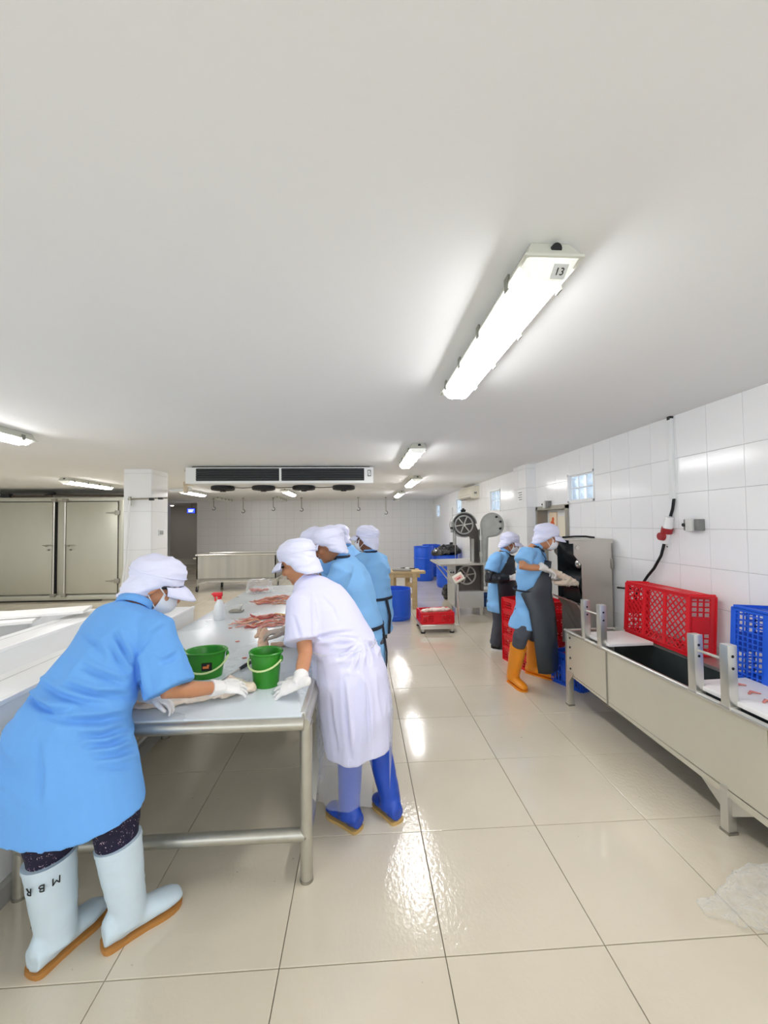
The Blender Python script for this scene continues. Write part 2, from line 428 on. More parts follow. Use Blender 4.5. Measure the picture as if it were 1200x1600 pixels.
# ---- doorway in the right wall: grey metal frame, added white panel standing in for the lit room behind
d1 = struct(mk('door_1', B().box(XW-.03, XW+.2, DOOR[0]-.0, DOOR[0]+.05, 0, 1.79).box(XW-.03, XW+.2, DOOR[1]-.05, DOOR[1], 0, 1.79).box(XW-.03, XW+.2, DOOR[0], DOOR[1], 1.75, 1.80), STEELD), 'open doorway with grey metal frame behind the two men')
mk('room_backing', B().box(XW+.12, XW+.16, 4.76, 5.53, 0, 1.75), mat('backing_white', '#e9ebea', .4), d1)
mk('door_panel', B().box(XW+.105, XW+.125, 4.92, 5.20, .3, 1.66, bev=.004), mat('door_cream', '#ece4cf', .5), d1)
mk('door_poster', B().box(XW+.10, XW+.12, 5.24, 5.44, 1.32, 1.72), mat('poster_cream', '#f0dcc0', .6), d1)
mk('poster_dot', B().cyl((XW+.101, 5.35, 1.55), (XW+.097, 5.35, 1.55), .055, n=20).cyl((XW+.101, 5.33, 1.62), (XW+.097, 5.33, 1.62), .03, n=14), mat('poster_orange', '#e8692c', .6), d1)

# ---- back wall, with the passage at its left end
OPN = (-6.47, -5.51, -.2, 2.36)
b = B()
for r in sub_rects([(XL, XW+.2, 0, H)], [OPN]): b.box(r[0], r[1], YB+.003, YB+.2, r[2], r[3])
wb = struct(mk('wall_back', b, GROUT), 'white tiled wall at the far end of the hall')
TILEB = mat('back_wall_tile', '#f4f4f4', .2, noise_amt=.02, nscale=2)
tiling(wb, (0, YB+.003, 0), (1, 0, 0), (0, 0, 1), (0, -1, 0), (XL, XW), (0, H), XW-.282*45, 2.077-.279*7, .282, .279, .004, .0062, TILEB, holes=[OPN], tall_top=2.077)
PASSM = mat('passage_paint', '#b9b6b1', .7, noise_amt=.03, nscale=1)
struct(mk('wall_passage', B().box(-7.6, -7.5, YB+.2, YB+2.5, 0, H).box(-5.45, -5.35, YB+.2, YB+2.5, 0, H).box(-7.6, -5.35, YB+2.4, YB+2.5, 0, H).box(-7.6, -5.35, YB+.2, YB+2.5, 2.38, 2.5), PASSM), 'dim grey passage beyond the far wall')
struct(mk('trim_3', B().box(-7.5, -5.45, YB+1.9, YB+2.4, 0, .30).box(-7.5, -5.45, YB+1.6, YB+1.9, 0, .15), mat('step_paint', '#c9c6be', .6)), 'pale concrete steps in the dim passage')
sg = thing('lit_sign', 'small glowing blue sign hanging in the dim passage', 'sign', (-5.9, YB+.55, 2.09))
mk('case', B().box(-6.05, -5.77, YB+.5, YB+.56, 2.02, 2.20, bev=.01), DARK, sg)
mk('screen', B().box(-6.035, -5.785, YB+.493, YB+.503, 2.035, 2.185), mat('blue_glow', '#2a3cff', .4, emit='#2f45ff', estr=1.6), sg)
b = B()
for i, z in enumerate((2.145, 2.11, 2.075)): b.box(-6.0, -5.82-.02*i, YB+.489, YB+.495, z-.009, z+.009)
mk('lettering', b, mat('sign_white', '#dfe6ff', .4, emit='#cfd8ff', estr=1.2), sg)
mk('hanger', B().cyl((-5.91, YB+.53, 2.2), (-5.91, YB+.53, 2.385), .006), DARK, sg)

pl_ = thing('added_passage_lamp', 'unseen tube lamp added on the ceiling of the dim passage', 'lamp', (-7.0, YB+1.0, 2.38))  # unseen lamp added to lighten the passage
mk('tray', B().box(-7.08, -6.92, YB+.5, YB+1.5, 2.345, 2.38, bev=.004), WHITEP, pl_)
mk('diffuser', B().box(-7.06, -6.94, YB+.52, YB+1.48, 2.325, 2.347, bev=.006), mat('added_lamp_diffuser', '#ffffff', .5, emit='#fff8ee', estr=6.5), pl_)
# ---- walls out of view
struct(mk('wall_left', B().box(XL-.2, XL, YF, YB+.2, 0, H), TILEW), 'white tiled wall on the left')
b = B()
ADDED_BAYS = [(-8.4+2.75*i, -8.4+2.75*i+2.4, .75, 2.25) for i in range(4)]  # open bays added in the unseen wall to let daylight in
for r in sub_rects([(XL, XW+.2, 0, H)], ADDED_BAYS): b.box(r[0], r[1], YF-.2, YF, r[2], r[3])
struct(mk('wall_front', b, TILEW), 'white tiled wall behind the camera, with unseen open bays added for daylight')

# ---- column on the left
cx0, cx1, cy0, cy1 = -3.45, -3.06, 6.08, 6.56
col_o = struct(mk('trim_2', B().box(cx0, cx1, cy0, cy1, 0, H), GROUT), 'square white tiled column left of the table')
tiling(col_o, (0, cy0, 0), (1, 0, 0), (0, 0, 1), (0, -1, 0), (cx0, cx1), (0, H), cx0-.282*.3, 2.077-.279*7, .6, .279*2, .003, .006, TILEW)
tiling(col_o, (cx1, 0, 0), (0, 1, 0), (0, 0, 1), (1, 0, 0), (cy0, cy1), (0, H), cy0, 2.077-.279*7, .6, .279*2, .003, .006, TILEW)
# ================================================================= lamps
LENS = None
def lens_material():
    m = bpy.data.materials.new('lamp_diffuser'); m.use_nodes = True; nt = m.node_tree; nt.nodes.clear()
    out = nt.nodes.new('ShaderNodeOutputMaterial'); e = nt.nodes.new('ShaderNodeEmission'); e.inputs[0].default_value = (1, .985, .99, 1); e.inputs[1].default_value = LAMP
    nt.links.new(e.outputs[0], out.inputs[0]); return m
LENS = lens_material()
LENSE = mat('lamp_diffuser_end', '#eef0ea', .3, emit='#fbfdf6', estr=.2)
LBODY = mat('lamp_body', '#d5d6ca', .5)
CLIP = mat('lamp_clip', '#8d8f86', .4, .7)
DIM = mat('unlit_diffuser', '#d9dbd6', .35)
def lamp(label, x, y0, y1, lit=True, group='tube lamps on the ceiling', num=None):
    """surface-mounted tube lamp along Y: tray, end cap, ribbed diffuser, clips"""
    L = y1-y0; yc = (y0+y1)/2
    t = thing('tube_lamp', label, 'lamp', (x, yc, H), group)
    def sec(w0, w1, z0, z1, e0, e1):
        return [[V((x+sx*w_, yc+sy*(L/2-e), z)) for sx, sy in ((-1, -1), (1, -1), (1, 1), (-1, 1))] for w_, z, e in ((w0, z0, e0), (w1, z1, e1))]
    tray = B().loft(sec(.058, .085, H-.001, H-.055, .03, .0))
    mk('tray', tray, LBODY, t, smooth=False)
    mk('seal', B().box(x-.09, x+.09, y0-.004, y1+.004, H-.062, H-.052, bev=.003), LBODY, t)
    prof = [(-.082, H-.06), (-.072, H-.078), (-.052, H-.098), (-.03, H-.104), (-.014, H-.101), (.014, H-.101), (.03, H-.104), (.052, H-.098), (.072, H-.078), (.082, H-.06)]
    e = .055
    rings = []
    for yy, sc in ((y0+.004, 0), (y0+e, 1), (y1-e, 1), (y1-.004, 0)):
        rings.append([V((x+px, yy, H-.06+(pz-H+.06)*(1 if sc else .15))) for px, pz in prof])
    lo = mk('diffuser', B().loft(rings[1:3], cap=True), LENS if lit else DIM, t, smooth=False)
    for a_ in (0, 2): mk('diffuser_end', B().loft(rings[a_:a_+2], cap=True), LENSE if lit else DIM, t, smooth=False)
    for s in (-1, 1):
        for q in (.12, .38, .63, .88):
            mk('clip', B().box(x+s*.088-.004, x+s*.088+.004, y0+L*q-.018, y0+L*q+.018, H-.078, H-.03, bev=.002), CLIP, t)
    mk('cable_gland', B().cyl((x+.012, y0+.03, H-.024), (x+.012, y0+.011, H-.028), .016, n=18), BLACK, t)
    if num:
        uu = V((0, -.051, .038)).normalized(); nn = V((1, 0, 0)).cross(uu); cc = V((x+.026, y0+.030, H-.0845))+nn*.004
        pl = mk('number_plate', B().obox(cc, ((1, 0, 0), uu, nn), (.022, .021, .0015)), mat('plate_grey', '#d9dcda', .6), t)
        me = text_mesh(num, .030, Matrix.Translation(cc+nn*.0022-V((x, yc, H))) @ Matrix((tuple((1, 0, 0)), tuple(uu), tuple(nn))).transposed().to_4x4())
        link('lettering', me, DARK, pl)
    return t
lamp('large tube lamp on the ceiling nearest the camera, numbered 13', .575, 1.13, 2.40, num='13')
lamp('second tube lamp along the walkway, above the white-coated worker', .60, 4.12, 5.40)
lamp('third tube lamp along the walkway, left of the wall air conditioner', .98, 6.95, 8.25)
lamp('farthest lit tube lamp of the walkway row, near the end wall', 1.02, 10.1, 11.4)
lamp('tube lamp cut off by the left edge of the photo', -3.02, 2.55, 3.82)
lamp('tube lamp above the steel cold room doors', -5.0, 7.05, 8.35)
lamp('tube lamp partly hidden behind the white column', -4.0, 9.2, 10.5)
lamp('small lit tube lamp seen under the air cooler', -1.75, 9.3, 10.6)
lamp('added tube lamp on the ceiling behind the camera, unseen', .6, -1.9, -.6)  # unseen, added to brighten the hall from behind
lamp('added tube lamp on the ceiling left, behind the camera, unseen', -3.0, -1.9, -.6)  # unseen as well, added for more light from behind
lamp('added tube lamp over the white tiled troughs, out of frame', -6.2, 2.55, 3.82)  # unseen, added to brighten the left side
lamp('added tube lamp high in the left part of the hall, out of frame', -6.2, 5.2, 6.5)  # another unseen lamp, added to light the left part
lamp('added tube lamp hidden behind the air cooler', -1.75, 6.9, 8.2)  # out of sight, added to raise the brightness of the hall
lamp('unlit slim tube lamp near the end wall, left of the hooks', -4.15, 11.9, 13.1, lit=False)
lamp('unlit slim tube lamp near the end wall, under the cooler', -2.45, 11.9, 13.1, lit=False)
lamp('unlit tube lamp near the end wall, right of the hooks', 1.15, 12.2, 13.2, lit=False)

# ================================================================= air cooler under the ceiling
ac = thing('air_cooler', 'long white ceiling air cooler with two black grilles and four fans', 'air cooler', (-1.13, 6.2, H))
x0, x1, y0, y1, z0, z1 = -2.44, .18, 5.75, 6.65, 2.17, 2.395
CW = mat('cooler_white', '#eff1f0', .4)
b = B(); b.box(x0, x1, y0+.03, y1, z0, z1, bev=.006)
# front frame with two openings
for r in sub_rects([(x0, x1, z0, z1)], [(x0+.14, -1.15, z0+.035, z1-.012), (-1.12, x1-.13, z0+.035, z1-.012)]):
    b.box(r[0], r[1], y0, y0+.035, r[2], r[3])
mk('housing', b, CW, ac)
for (a, c) in ((x0+.14, -1.15), (-1.12, x1-.13)):
    g = mk('grille', B().box(a, c, y0+.022, y0+.034, z0+.035, z1-.012), BLACK, ac)
    for i in range(5):
        zz = z0+.058+i*.033
        mk('louvre', B().bar((a, y0+.012, zz), (c, y0+.012, zz), .028, .004, up=(0, .6, .8)), mat('louvre_grey', '#4d5153', .4), g)
mk('label_plate', B().box(x1-.085, x1-.03, y0-.004, y0+.002, 2.26, 2.36), WHITEP, ac)
mk('label_print', B().box(x1-.082, x1-.076, y0-.007, y0-.003, 2.265, 2.355).box(x1-.039, x1-.033, y0-.007, y0-.003, 2.265, 2.355).box(x1-.08, x1-.035, y0-.007, y0-.003, 2.345, 2.355).box(x1-.08, x1-.035, y0-.007, y0-.003, 2.265, 2.275).bar((x1-.075, y0-.005, 2.28), (x1-.04, y0-.005, 2.34), .004, .004), DARK, ac)
mk('hanger_rail', B().box(x0+.05, x1-.05, y0+.1, y0+.14, z1, H).box(x0+.05, x1-.05, y1-.14, y1-.1, z1, H), DARK, ac)
for fx in (-2.06, -1.46, -.86, -.26):
    f = mk('fan', B().lathe([(.15, 0), (.17, -.012), (.17, -.05), (.155, -.062), (.14, -.062), (.155, -.05), (.155, -.012), (.15, 0)], (fx, 6.15, z0), n=28), BLACK, ac)
    bb = B().cyl((fx, 6.15, z0-.02), (fx, 6.15, z0-.085), .05, .042, n=16)
    mk('motor', bb, DARK, f)
    gg = B()
    for rr in (.07, .1, .13): gg.tube([(fx+rr*math.cos(2*PI*i/24), 6.15+rr*math.sin(2*PI*i/24), z0-.062) for i in range(25)], .003, n=5)
    for i in range(8): gg.cyl((fx+.04*math.cos(i*PI/4), 6.15+.04*math.sin(i*PI/4), z0-.062), (fx+.155*math.cos(i*PI/4), 6.15+.155*math.sin(i*PI/4), z0-.06), .003, n=5)
    mk('guard', gg, DARK, f)
    bl = B()
    for i in range(5):
        a = i*2*PI/5; c, s_ = math.cos(a), math.sin(a)
        bl.obox((fx+.09*c, 6.15+.09*s_, z0-.035), (V((c, s_, 0)), V((-s_, c, .5)).normalized(), V((s_*.5, -c*.5, 1)).normalized()), (.05, .035, .002))
    mk('blade', bl, DARK, f)
mk('fan_cable', B().tube([(-2.0, 6.1, z0-.02), (-1.75, 6.08, z0-.035), (-1.5, 6.1, z0-.02), (-1.2, 6.08, z0-.035), (-.9, 6.1, z0-.02), (-.6, 6.08, z0-.035), (-.3, 6.1, z0-.02)], .006, n=6), DARK, ac)
# drain pipe at the cooler's left end
dp = thing('drain_pipe', 'cream and white drain pipe at the left end of the air cooler', 'pipe', (-2.6, 6.3, 2.2))
mk('pipe', B().tube([(-2.47, 6.2, 2.21), (-2.56, 6.2, 2.21), (-2.62, 6.25, 2.19), (-2.64, 6.4, 2.16), (-2.9, 6.6, 2.15), (-3.04, 6.62, 2.15)], .028, n=12), WHITEP, dp)
mk('insulation', B().tube([(-2.50, 6.2, 2.215), (-2.57, 6.2, 2.23), (-2.63, 6.22, 2.215), (-2.65, 6.26, 2.15), (-2.65, 6.27, 2.09)], [.038, .045, .045, .04, .03], n=12, rnd=.6), mat('insulation_tan', '#d8c9b0', .7, bump=.3, bscale=30), dp)
mk('bracket', B().cyl((-2.60, 6.2, 2.2), (-2.60, 6.2, H), .012, n=8).box(-2.63, -2.57, 6.17, 6.23, H-.02, H-.001), STEELD, dp)

# rod and hose at the column
hs = thing('hanging_hose', 'white hose hanging from a rod beside the left column', 'hose', (-3.5, 6.0, 0))
p0 = PY(203, 781, 6.0)
mk('rod', B().tube([PY(200, 780, 6.02), PY(232, 779, 6.02), PY(262, 778, 6.05)], .012, n=8).tube([PY(203, 776, 6.02), PY(203, 790, 6.02)], .02, n=8), STEELD, hs)
mk('hose', B().tube([PY(203, 782, 5.98), PY(200, 830, 5.97), PY(196, 880, 5.96), PY(189, 930, 5.95), PY(184, 975, 5.9)], .016, n=8), WHITEP, hs)
mk('clamp', B().obox(PY(237, 780, 6.02), ((1, 0, 0), (0, 1, 0), (0, 0, 1)), (.03, .02, .018), .003).obox(PY(251, 779, 6.03), ((1, 0, 0), (0, 1, 0), (0, 0, 1)), (.03, .02, .014), .003), DARK, hs)
sw = thing('wall_switch', 'small grey switch on the side of the left column', 'switch', PX(251, 832, cx1))
c = PX(251, 832, cx1+.006)
mk('plate', B().box(c.x, c.x+.012, c.y-.07, c.y+.07, c.z-.045, c.z+.045, bev=.004), WHITEP, sw)
mk('rocker', B().box(c.x+.01, c.x+.018, c.y-.05, c.y-.005, c.z-.03, c.z+.03, bev=.003).box(c.x+.01, c.x+.018, c.y+.005, c.y+.05, c.z-.03, c.z+.03, bev=.003), mat('switch_grey', '#a9adae', .4), sw)

# ================================================================= meat hooks hanging by the end wall
places = ['leftmost', 'second from left', 'third from left', 'fourth from left', 'second from right', 'rightmost']
for k, px in enumerate((334, 380, 427, 471, 560, 603)):
    c = PY(px, 784, 12.5); L = (.27, .36, .30, .33, .32, .44)[k]
    h = thing('meat_hook', places[k] + ' of six dark hooks hanging from the ceiling near the end wall', 'hook', (c.x, 12.5, H), 'hooks hanging near the end wall')
    mk('rod', B().cyl((c.x, 12.5, H), (c.x, 12.5, H-L), .011, n=8).cyl((c.x, 12.5, H), (c.x, 12.5, H-.03), .03, n=10), STEELD, h)
    mk('hook', B().tube([(c.x+.05*math.sin(a)*1.0-.0, 12.5, H-L-.045+.05*math.cos(a)) for a in [i*PI/8 for i in range(0, 12)]], .009, n=7), DARK, h)

# ================================================================= wall air conditioner, notice, switches, cable on the right wall
c0 = PX(722, 781, XW); c1 = PX(748, 762, XW)
av = thing('air_conditioner', 'cream split air conditioner high on the right wall', 'air conditioner', (XW-.1, 9.0, 2.2))
b = B(); sec = [(XW-.004, 2.11), (XW-.16, 2.11), (XW-.20, 2.15), (XW-.20, 2.30), (XW-.17, 2.36), (XW-.004, 2.36)]
b.prism([V((x, 8.35, z)) for x, z in sec], (0, 1.0, 0)); mk('body', b, CREAM, av)
mk('outlet', B().box(XW-.195, XW-.1, 8.45, 9.25, 2.105, 2.125), mat('outlet_grey', '#8f8d86', .5), av)
mk('front_line', B().box(XW-.203, XW-.19, 8.4, 9.3, 2.19, 2.195), mat('outlet_grey', '#8f8d86', .5), av)
mk('side_mark', B().box(XW-.12, XW-.06, 8.346, 8.352, 2.2, 2.24), mat('outlet_grey', '#8f8d86', .5), av)
nt_ = thing('paper_notice', 'small printed paper notice stuck on the right pillar', 'notice', PX(812, 778, 2.36))
mk('paper', B().box(2.355, 2.359, 5.74, 5.94, 1.88, 2.06), WHITEP, nt_)
b = B()
for i in range(4): b.box(2.3535, 2.3555, 5.77, 5.91-.03*(i % 2), 2.02-.035*i, 2.03-.035*i)
mk('print', b, mat('print_grey', '#6b6f74', .7), nt_)
def switchbox(label, y, z, s):
    t = thing('switch_box', label, 'switch', (XW, y, z))
    mk('box', B().box(XW-.055*s, XW-.004, y-.075*s, y+.075*s, z-.045*s, z+.045*s, bev=.006), mat('switch_dark', '#7f807d', .45), t)
    mk('cover', B().box(XW-.075*s, XW-.052*s, y-.03*s, y+.035*s, z-.048*s, z+.048*s, bev=.005), mat('switch_pale', '#d3d4d0', .4), t)
    mk('knob', B().cyl((XW-.055*s, y+.055*s, z), (XW-.075*s, y+.055*s, z), .014*s, n=12), DARK, t)
q = PX(1090, 820, XW); switchbox('grey switch box on the wall right of the red plug', q.y, q.z, .95)
q = PX(858, 788, XW); switchbox('grey switch box above the doorway frame', q.y, q.z, 1.0)
pc = thing('power_cable', 'black power cable with red and white plug hanging on the right wall', 'cable', (XW, 3.07, 1.5))
xa = XW-.02
mk('conduit', B().box(XW-.034, XW-.004, 3.055, 3.09, 1.755, H-.02, bev=.003), WHITEP, pc)
mk('conduit_cap', B().box(XW-.035, XW-.004, 3.06, 3.09, H-.03, H-.002), DARK, pc)
pts = [(1053, 779), (1051, 795), (1046, 812)]
mk('cord', B().tube([PX(x, y, xa) for x, y in pts], .011, n=8).tube([PX(x, y, X) for x, y, X in ((1038, 848, xa), (1033, 868, xa-.01), (1022, 888, xa-.02), (1012, 900, xa-.03), (1004, 912, xa-.05), (996, 925, xa-.1), (990, 945, xa-.12))], .011, n=8).tube([PX(x, y, xa-.02) for x, y in ((965, 918), (975, 919), (990, 920))], .009, n=6), BLACK, pc)
p0, p1, p2 = PX(1046, 808, XW-.06), PX(1043, 825, XW-.06), PX(1037, 848, XW-.06)
mk('plug', B().cyl(p0, p1, .03, .034, n=16), WHITEP, pc)
mk('plug_ring', B().cyl(p1, p1+(p2-p1)*.32, .041, n=18), mat('plug_red', '#9c2226', .4), pc)
mk('socket', B().cyl(p1+(p2-p1)*.32, p2, .034, .028, n=16), WHITEP, pc)
k_ = PX(1034, 838, XW-.1)
mk('socket_flap', B().cyl(k_+V((.01, 0, 0)), k_+V((-.02, 0, 0)), .036, .03, n=16), mat('plug_red', '#9c2226', .4), pc)
q = PX(1042, 854, XW)
wp = thing('wall_socket', 'small white socket plate on the wall below the red plug', 'socket', q)
mk('plate', B().box(XW-.012, XW-.004, q.y-.05, q.y+.05, q.z-.03, q.z+.03, bev=.003), WHITEP, wp)
mk('hole', B().cyl((XW-.012, q.y-.02, q.z), (XW-.014, q.y-.02, q.z), .006, n=8).cyl((XW-.012, q.y+.02, q.z), (XW-.014, q.y+.02, q.z), .006, n=8), DARK, wp)

# ================================================================= cold room with steel doors, far left
YC = 9.05
cr = thing('cold_room', 'brushed steel cold room with two big hinged doors at far left', 'cold room', (-6.6, YC, 0))
def cx(px): return PY(px, 850, YC).x
mk('body', B().box(XL+.02, cx(194), YC, YC+1.5, 0, 2.21, bev=.005), SHEET, cr)
mk('sill', B().box(XL+.02, cx(194), YC-.05, YC, .03, .13, bev=.006), SHEET, cr)
mk('rail', B().box(XL+.02, cx(194), YC-.03, YC, 2.14, 2.22, bev=.004), SHEET, cr)
mk('base_gap', B().box(XL+.02, cx(160), YC-.045, YC-.002, 0, .03), BLACK, cr)
for (xa_, xb_, side) in ((cx(-26), cx(85), -1), (cx(106), cx(186), 1)):
    d = mk('door', B().box(xa_, xb_, YC-.06, YC-.003, .16, 2.12, bev=.008), SHEET, cr)
    mk('door_gasket', B().box(xa_-.012, xb_+.012, YC-.02, YC-.001, .148, 2.132), DARK, d)
    hx = xb_ if side > 0 else xa_
    for z in (.42, 1.88):
        mk('hinge', B().box(hx-.05, hx+.05, YC-.085, YC-.05, z-.05, z+.05, bev=.006).prism([V((hx-side*.02, YC-.075, z-.03)), V((hx-side*.24, YC-.07, z-.008)), V((hx-side*.24, YC-.07, z+.008)), V((hx-side*.02, YC-.075, z+.03))], (0, .02, 0)), STEELD, d)
    kx = xa_+.07 if side > 0 else xb_-.1
    mk('handle', B().cyl((kx, YC-.06, 1.19), (kx, YC-.12, 1.19), .018, n=10).bar((kx-.05, YC-.12, 1.2), (kx+.16, YC-.12, 1.19), .022, .02, bev=.004).cyl((kx+.04, YC-.06, 1.1), (kx+.04, YC-.11, 1.1), .016, n=10), STEELD, d)
mk('post', B().box(cx(91.5), cx(104), YC-.03, YC, .1, 2.16, bev=.004), SHEET, cr)
mk('post_gap', B().box(cx(86), cx(91.5), YC-.012, YC-.001, .12, 2.13), BLACK, cr)
for px in (88, 105):
    x_ = cx(px)
    mk('latch_bar', B().cyl((x_, YC-.075, .14), (x_, YC-.075, 2.17), .016, n=10), STEEL, cr)
    mk('latch_keeper', B().box(x_-.05, x_+.04, YC-.1, YC-.02, 2.12, 2.19, bev=.006).box(x_-.05, x_+.04, YC-.1, YC-.02, .10, .17, bev=.006), STEELD, cr)
mk('edge_trim', B().box(cx(187.5), cx(194), YC-.05, YC-.001, .1, 2.16, bev=.004), SHEET, cr)
pp = thing('ceiling_pipe', 'rusty pipe and cable run above the cold room doors', 'pipe', (-7, YC+.2, 2.3))
mk('pipe', B().cyl((XL+.05, YC+.08, 2.25), (cx(75), YC+.1, 2.26), .025, n=10).cyl((cx(60), YC+.2, 2.30), (cx(190), YC+.25, 2.27), .02, n=8), mat('pipe_brown', '#5d5348', .7), pp)
mk('fitting', B().obox((cx(5), YC+.06, 2.27), ((1, 0, 0), (0, 1, 0), (0, 0, 1)), (.09, .05, .045), .01).obox((cx(70), YC+.12, 2.30), ((1, 0, .3), (0, 1, 0), (-.3, 0, 1)), (.1, .04, .02), .006), DARK, pp)

# ================================================================= tiled troughs left of the table
tr = thing('tiled_trough', 'low white tiled trough block with open channels left of the table', 'trough', (-2.4, 2.9, 0))
TT = mat('trough_tile', '#f0f1f1', .28, noise_amt=.02, nscale=4, bump=.02, bscale=14)
ya, yb, zt = .9, 3.80, .845
mk('plinth', B().box(-4.6, -1.50, ya, yb, 0, .08), mat('plinth_grey', '#a8a6a0', .6, noise_amt=.08, nscale=6), tr)
walls = [(-1.81, -1.53), (-2.44, -2.18), (-3.08, -2.84), (-4.58, -3.55)]
for a, c in walls: mk('wall', B().box(a, c, ya, yb, .08, zt, bev=.008), TT, tr)
for a, c in ((-2.18, -1.81), (-2.84, -2.44), (-3.55, -3.08)):
    mk('channel_floor', B().box(a, c, ya, yb, .08, .50), TT, tr)
    mk('channel_end', B().box(a-.005, c+.005, yb-.16, yb, .08, zt-.004, bev=.006), TT, tr)
for a, c in walls[:3]:
    mk('cap_joint', B().box(a+.075, a+.079, ya, yb, zt-.002, zt+.0015), GROUT, tr)
    mk('coping', B().box(c-.012, c+.012, ya, yb-.01, zt-.016, zt+.006, bev=.004), mat('coping_white', '#fafafa', .3), tr)
mk('side_joint', B().box(-1.531, -1.5285, ya, yb, .56, .563).box(-1.531, -1.5285, ya, yb, .29, .293), GROUT, tr)
# loose white boards lying over the channels
for k, (pa, pb) in enumerate((((-3.9, 2.75), (-2.55, 3.35)), ((-3.6, 3.1), (-2.3, 3.55)))):
    d = V((pb[0]-pa[0], pb[1]-pa[1], .0)); L = d.length; d.normalize()
    bo = mk('white_board', B().obox(((pa[0]+pb[0])/2, (pa[1]+pb[1])/2, zt+.018+.026*k), (d, V((-d.y, d.x, 0)), V((0, 0, 1))), (L/2, .13, .011), .004), BOARD, base=((pa[0]+pb[0])/2, (pa[1]+pb[1])/2, zt))
    tag(bo, ['lower white plastic board lying across the trough channels', 'upper white plastic board lying across the trough channels'][k], 'board', 'boards on the troughs')
# ================================================================= the long work table
TBL = thing('work_table', 'long steel-pipe work table with a pale sheet top, in the left foreground', 'table', (-.86, 3.6, 0))
tx0, tx1, ty0, ty1, tz = -1.47, -.255, 1.80, 5.65, .75
TOPM = mat('table_top', '#d6dee3', .27, .1, noise_amt=.05, nscale=1.5, rough_var=.05)
mk('top', B().box(tx0+.01, tx1-.01, ty0+.0, ty1, tz-.012, tz, bev=.003), TOPM, TBL)
mk('top_edge', B().box(tx1-.02, tx1+.004, ty0+.02, ty1, tz-.022, tz+.004, bev=.003), STEEL, TBL)
R_ = .0275
mk('rail', B().cyl((tx0, ty0, tz-.035), (tx1, ty0, tz-.035), R_, n=20), PIPE, TBL)
mk('rail', B().cyl((tx0, ty1, tz-.035), (tx1, ty1, tz-.035), R_, n=20), PIPE, TBL)
for x in (tx0, tx1): mk('rail', B().cyl((x, ty0, tz-.04), (x, ty1, tz-.04), R_*.9, n=18), PIPE, TBL)
mk('lower_rail', B().cyl((tx0, ty0+.06, .20), (tx1, ty0+.06, .20), R_, n=20), PIPE, TBL)
for x in (tx0, tx1): mk('lower_rail', B().cyl((x, ty0+.06, .20), (x, ty1-.03, .20), R_*.9, n=18), PIPE, TBL)
for x in (tx0, tx1):
    for y in (ty0+.06, ty0+1.35, ty1-.05):
        lg = mk('leg', B().cyl((x, y, 0), (x, y, tz-.04), R_, n=20), PIPE, TBL)
        mk('weld', B().lathe([(R_*.6, tz-.068), (R_*1.12, tz-.062), (R_*1.16, tz-.055), (R_*1.1, tz-.048), (R_*.6, tz-.045)], (x, y, 0), n=18), STEELD, lg)
        mk('foot', B().cyl((x, y, 0), (x, y, .012), R_*1.08, n=18), STEELD, lg)
mk('cross_bearer', B().box(tx0, tx1, 3.1, 3.14, tz-.06, tz-.012).box(tx0, tx1, 4.4, 4.44, tz-.06, tz-.012), STEELD, TBL)
# steel channel strut under the right edge
mk('strut', B().bar((tx1+.0, 2.05, .20), (tx1+.02, 2.62, tz-.08), .04, .03).bar((tx1-.02, 2.32, .34), (tx1+.075, 2.32, .34), .05, .03, bev=.004), STEEL, TBL)

# ================================================================= things on the table
def bucket(label, c, ax, ay, h, handle, group='green buckets on the table', rot=0., sticker=False):
    c = V(c); t = thing('bucket', label, 'bucket', c, group)
    X, Y, Z = V((math.cos(rot), math.sin(rot), 0)), V((-math.sin(rot), math.cos(rot), 0)), V((0, 0, 1))
    prof = [(.02, .001), (.78, 0), (.80, .006), (.97, h*.93), (1.05, h*.94), (1.09, h*.955), (1.09, h*.975), (1.04, h), (.98, h*.985), (.93, h*.94), (.77, .012), (.02, .012)]
    mk('body', B().lathe(prof, c, n=36, ax=(X, Y, Z), sx=ax, sy=ay), GREEN, t)
    hp = []
    for i in range(15):
        a = PI*i/14
        hp.append(c + X*(math.cos(a)*ax*1.1) + Y*(-math.sin(a)*ay*handle[0]) + Z*(h*.80 + math.sin(a)*handle[1]))
    hd = mk('handle', B().tube(hp, .005, n=8), GREENP, t)
    for s in (-1, 1):
        p = c + X*(s*ax*1.06) + Z*(h*.80)
        mk('handle_lug', B().ell(p, (X, Y, Z), (.009, .014, .018), n=10, m=8), GREEN, t)
    if sticker:
        f = -Y; w_ = .035
        p = c + f*(ay*.925) + Z*(h*.50) + X*.02
        st = mk('sticker', B().obox(p, (X, f, Z), (.026, .003, .02)), BLACK, t)
        mk('sticker_print', B().obox(p+f*.003-X*.004-Z*.002, (X, f, Z), (.015, .001, .006)).obox(p+f*.003+X*.008+Z*.008, (X, f, Z), (.006, .001, .004)), mat('sticker_orange', '#e07a3a', .5), t)
    return t
bucket('upright green bucket beside the gloved hand of the white-coated worker', (-.50, 2.155, tz), .082, .075, .178, (1.15, -.045), rot=-.3)
bucket('wide oval green bucket in the middle, with a black sticker', (-.862, 2.31, tz), .105, .082, .145, (1.25, -.07), rot=.12, sticker=True)
bucket('green bucket half hidden behind the kneeling blue sleeve'.replace('kneeling ', ''), (-1.065, 2.29, tz), .085, .08, .145, (1.1, -.05))
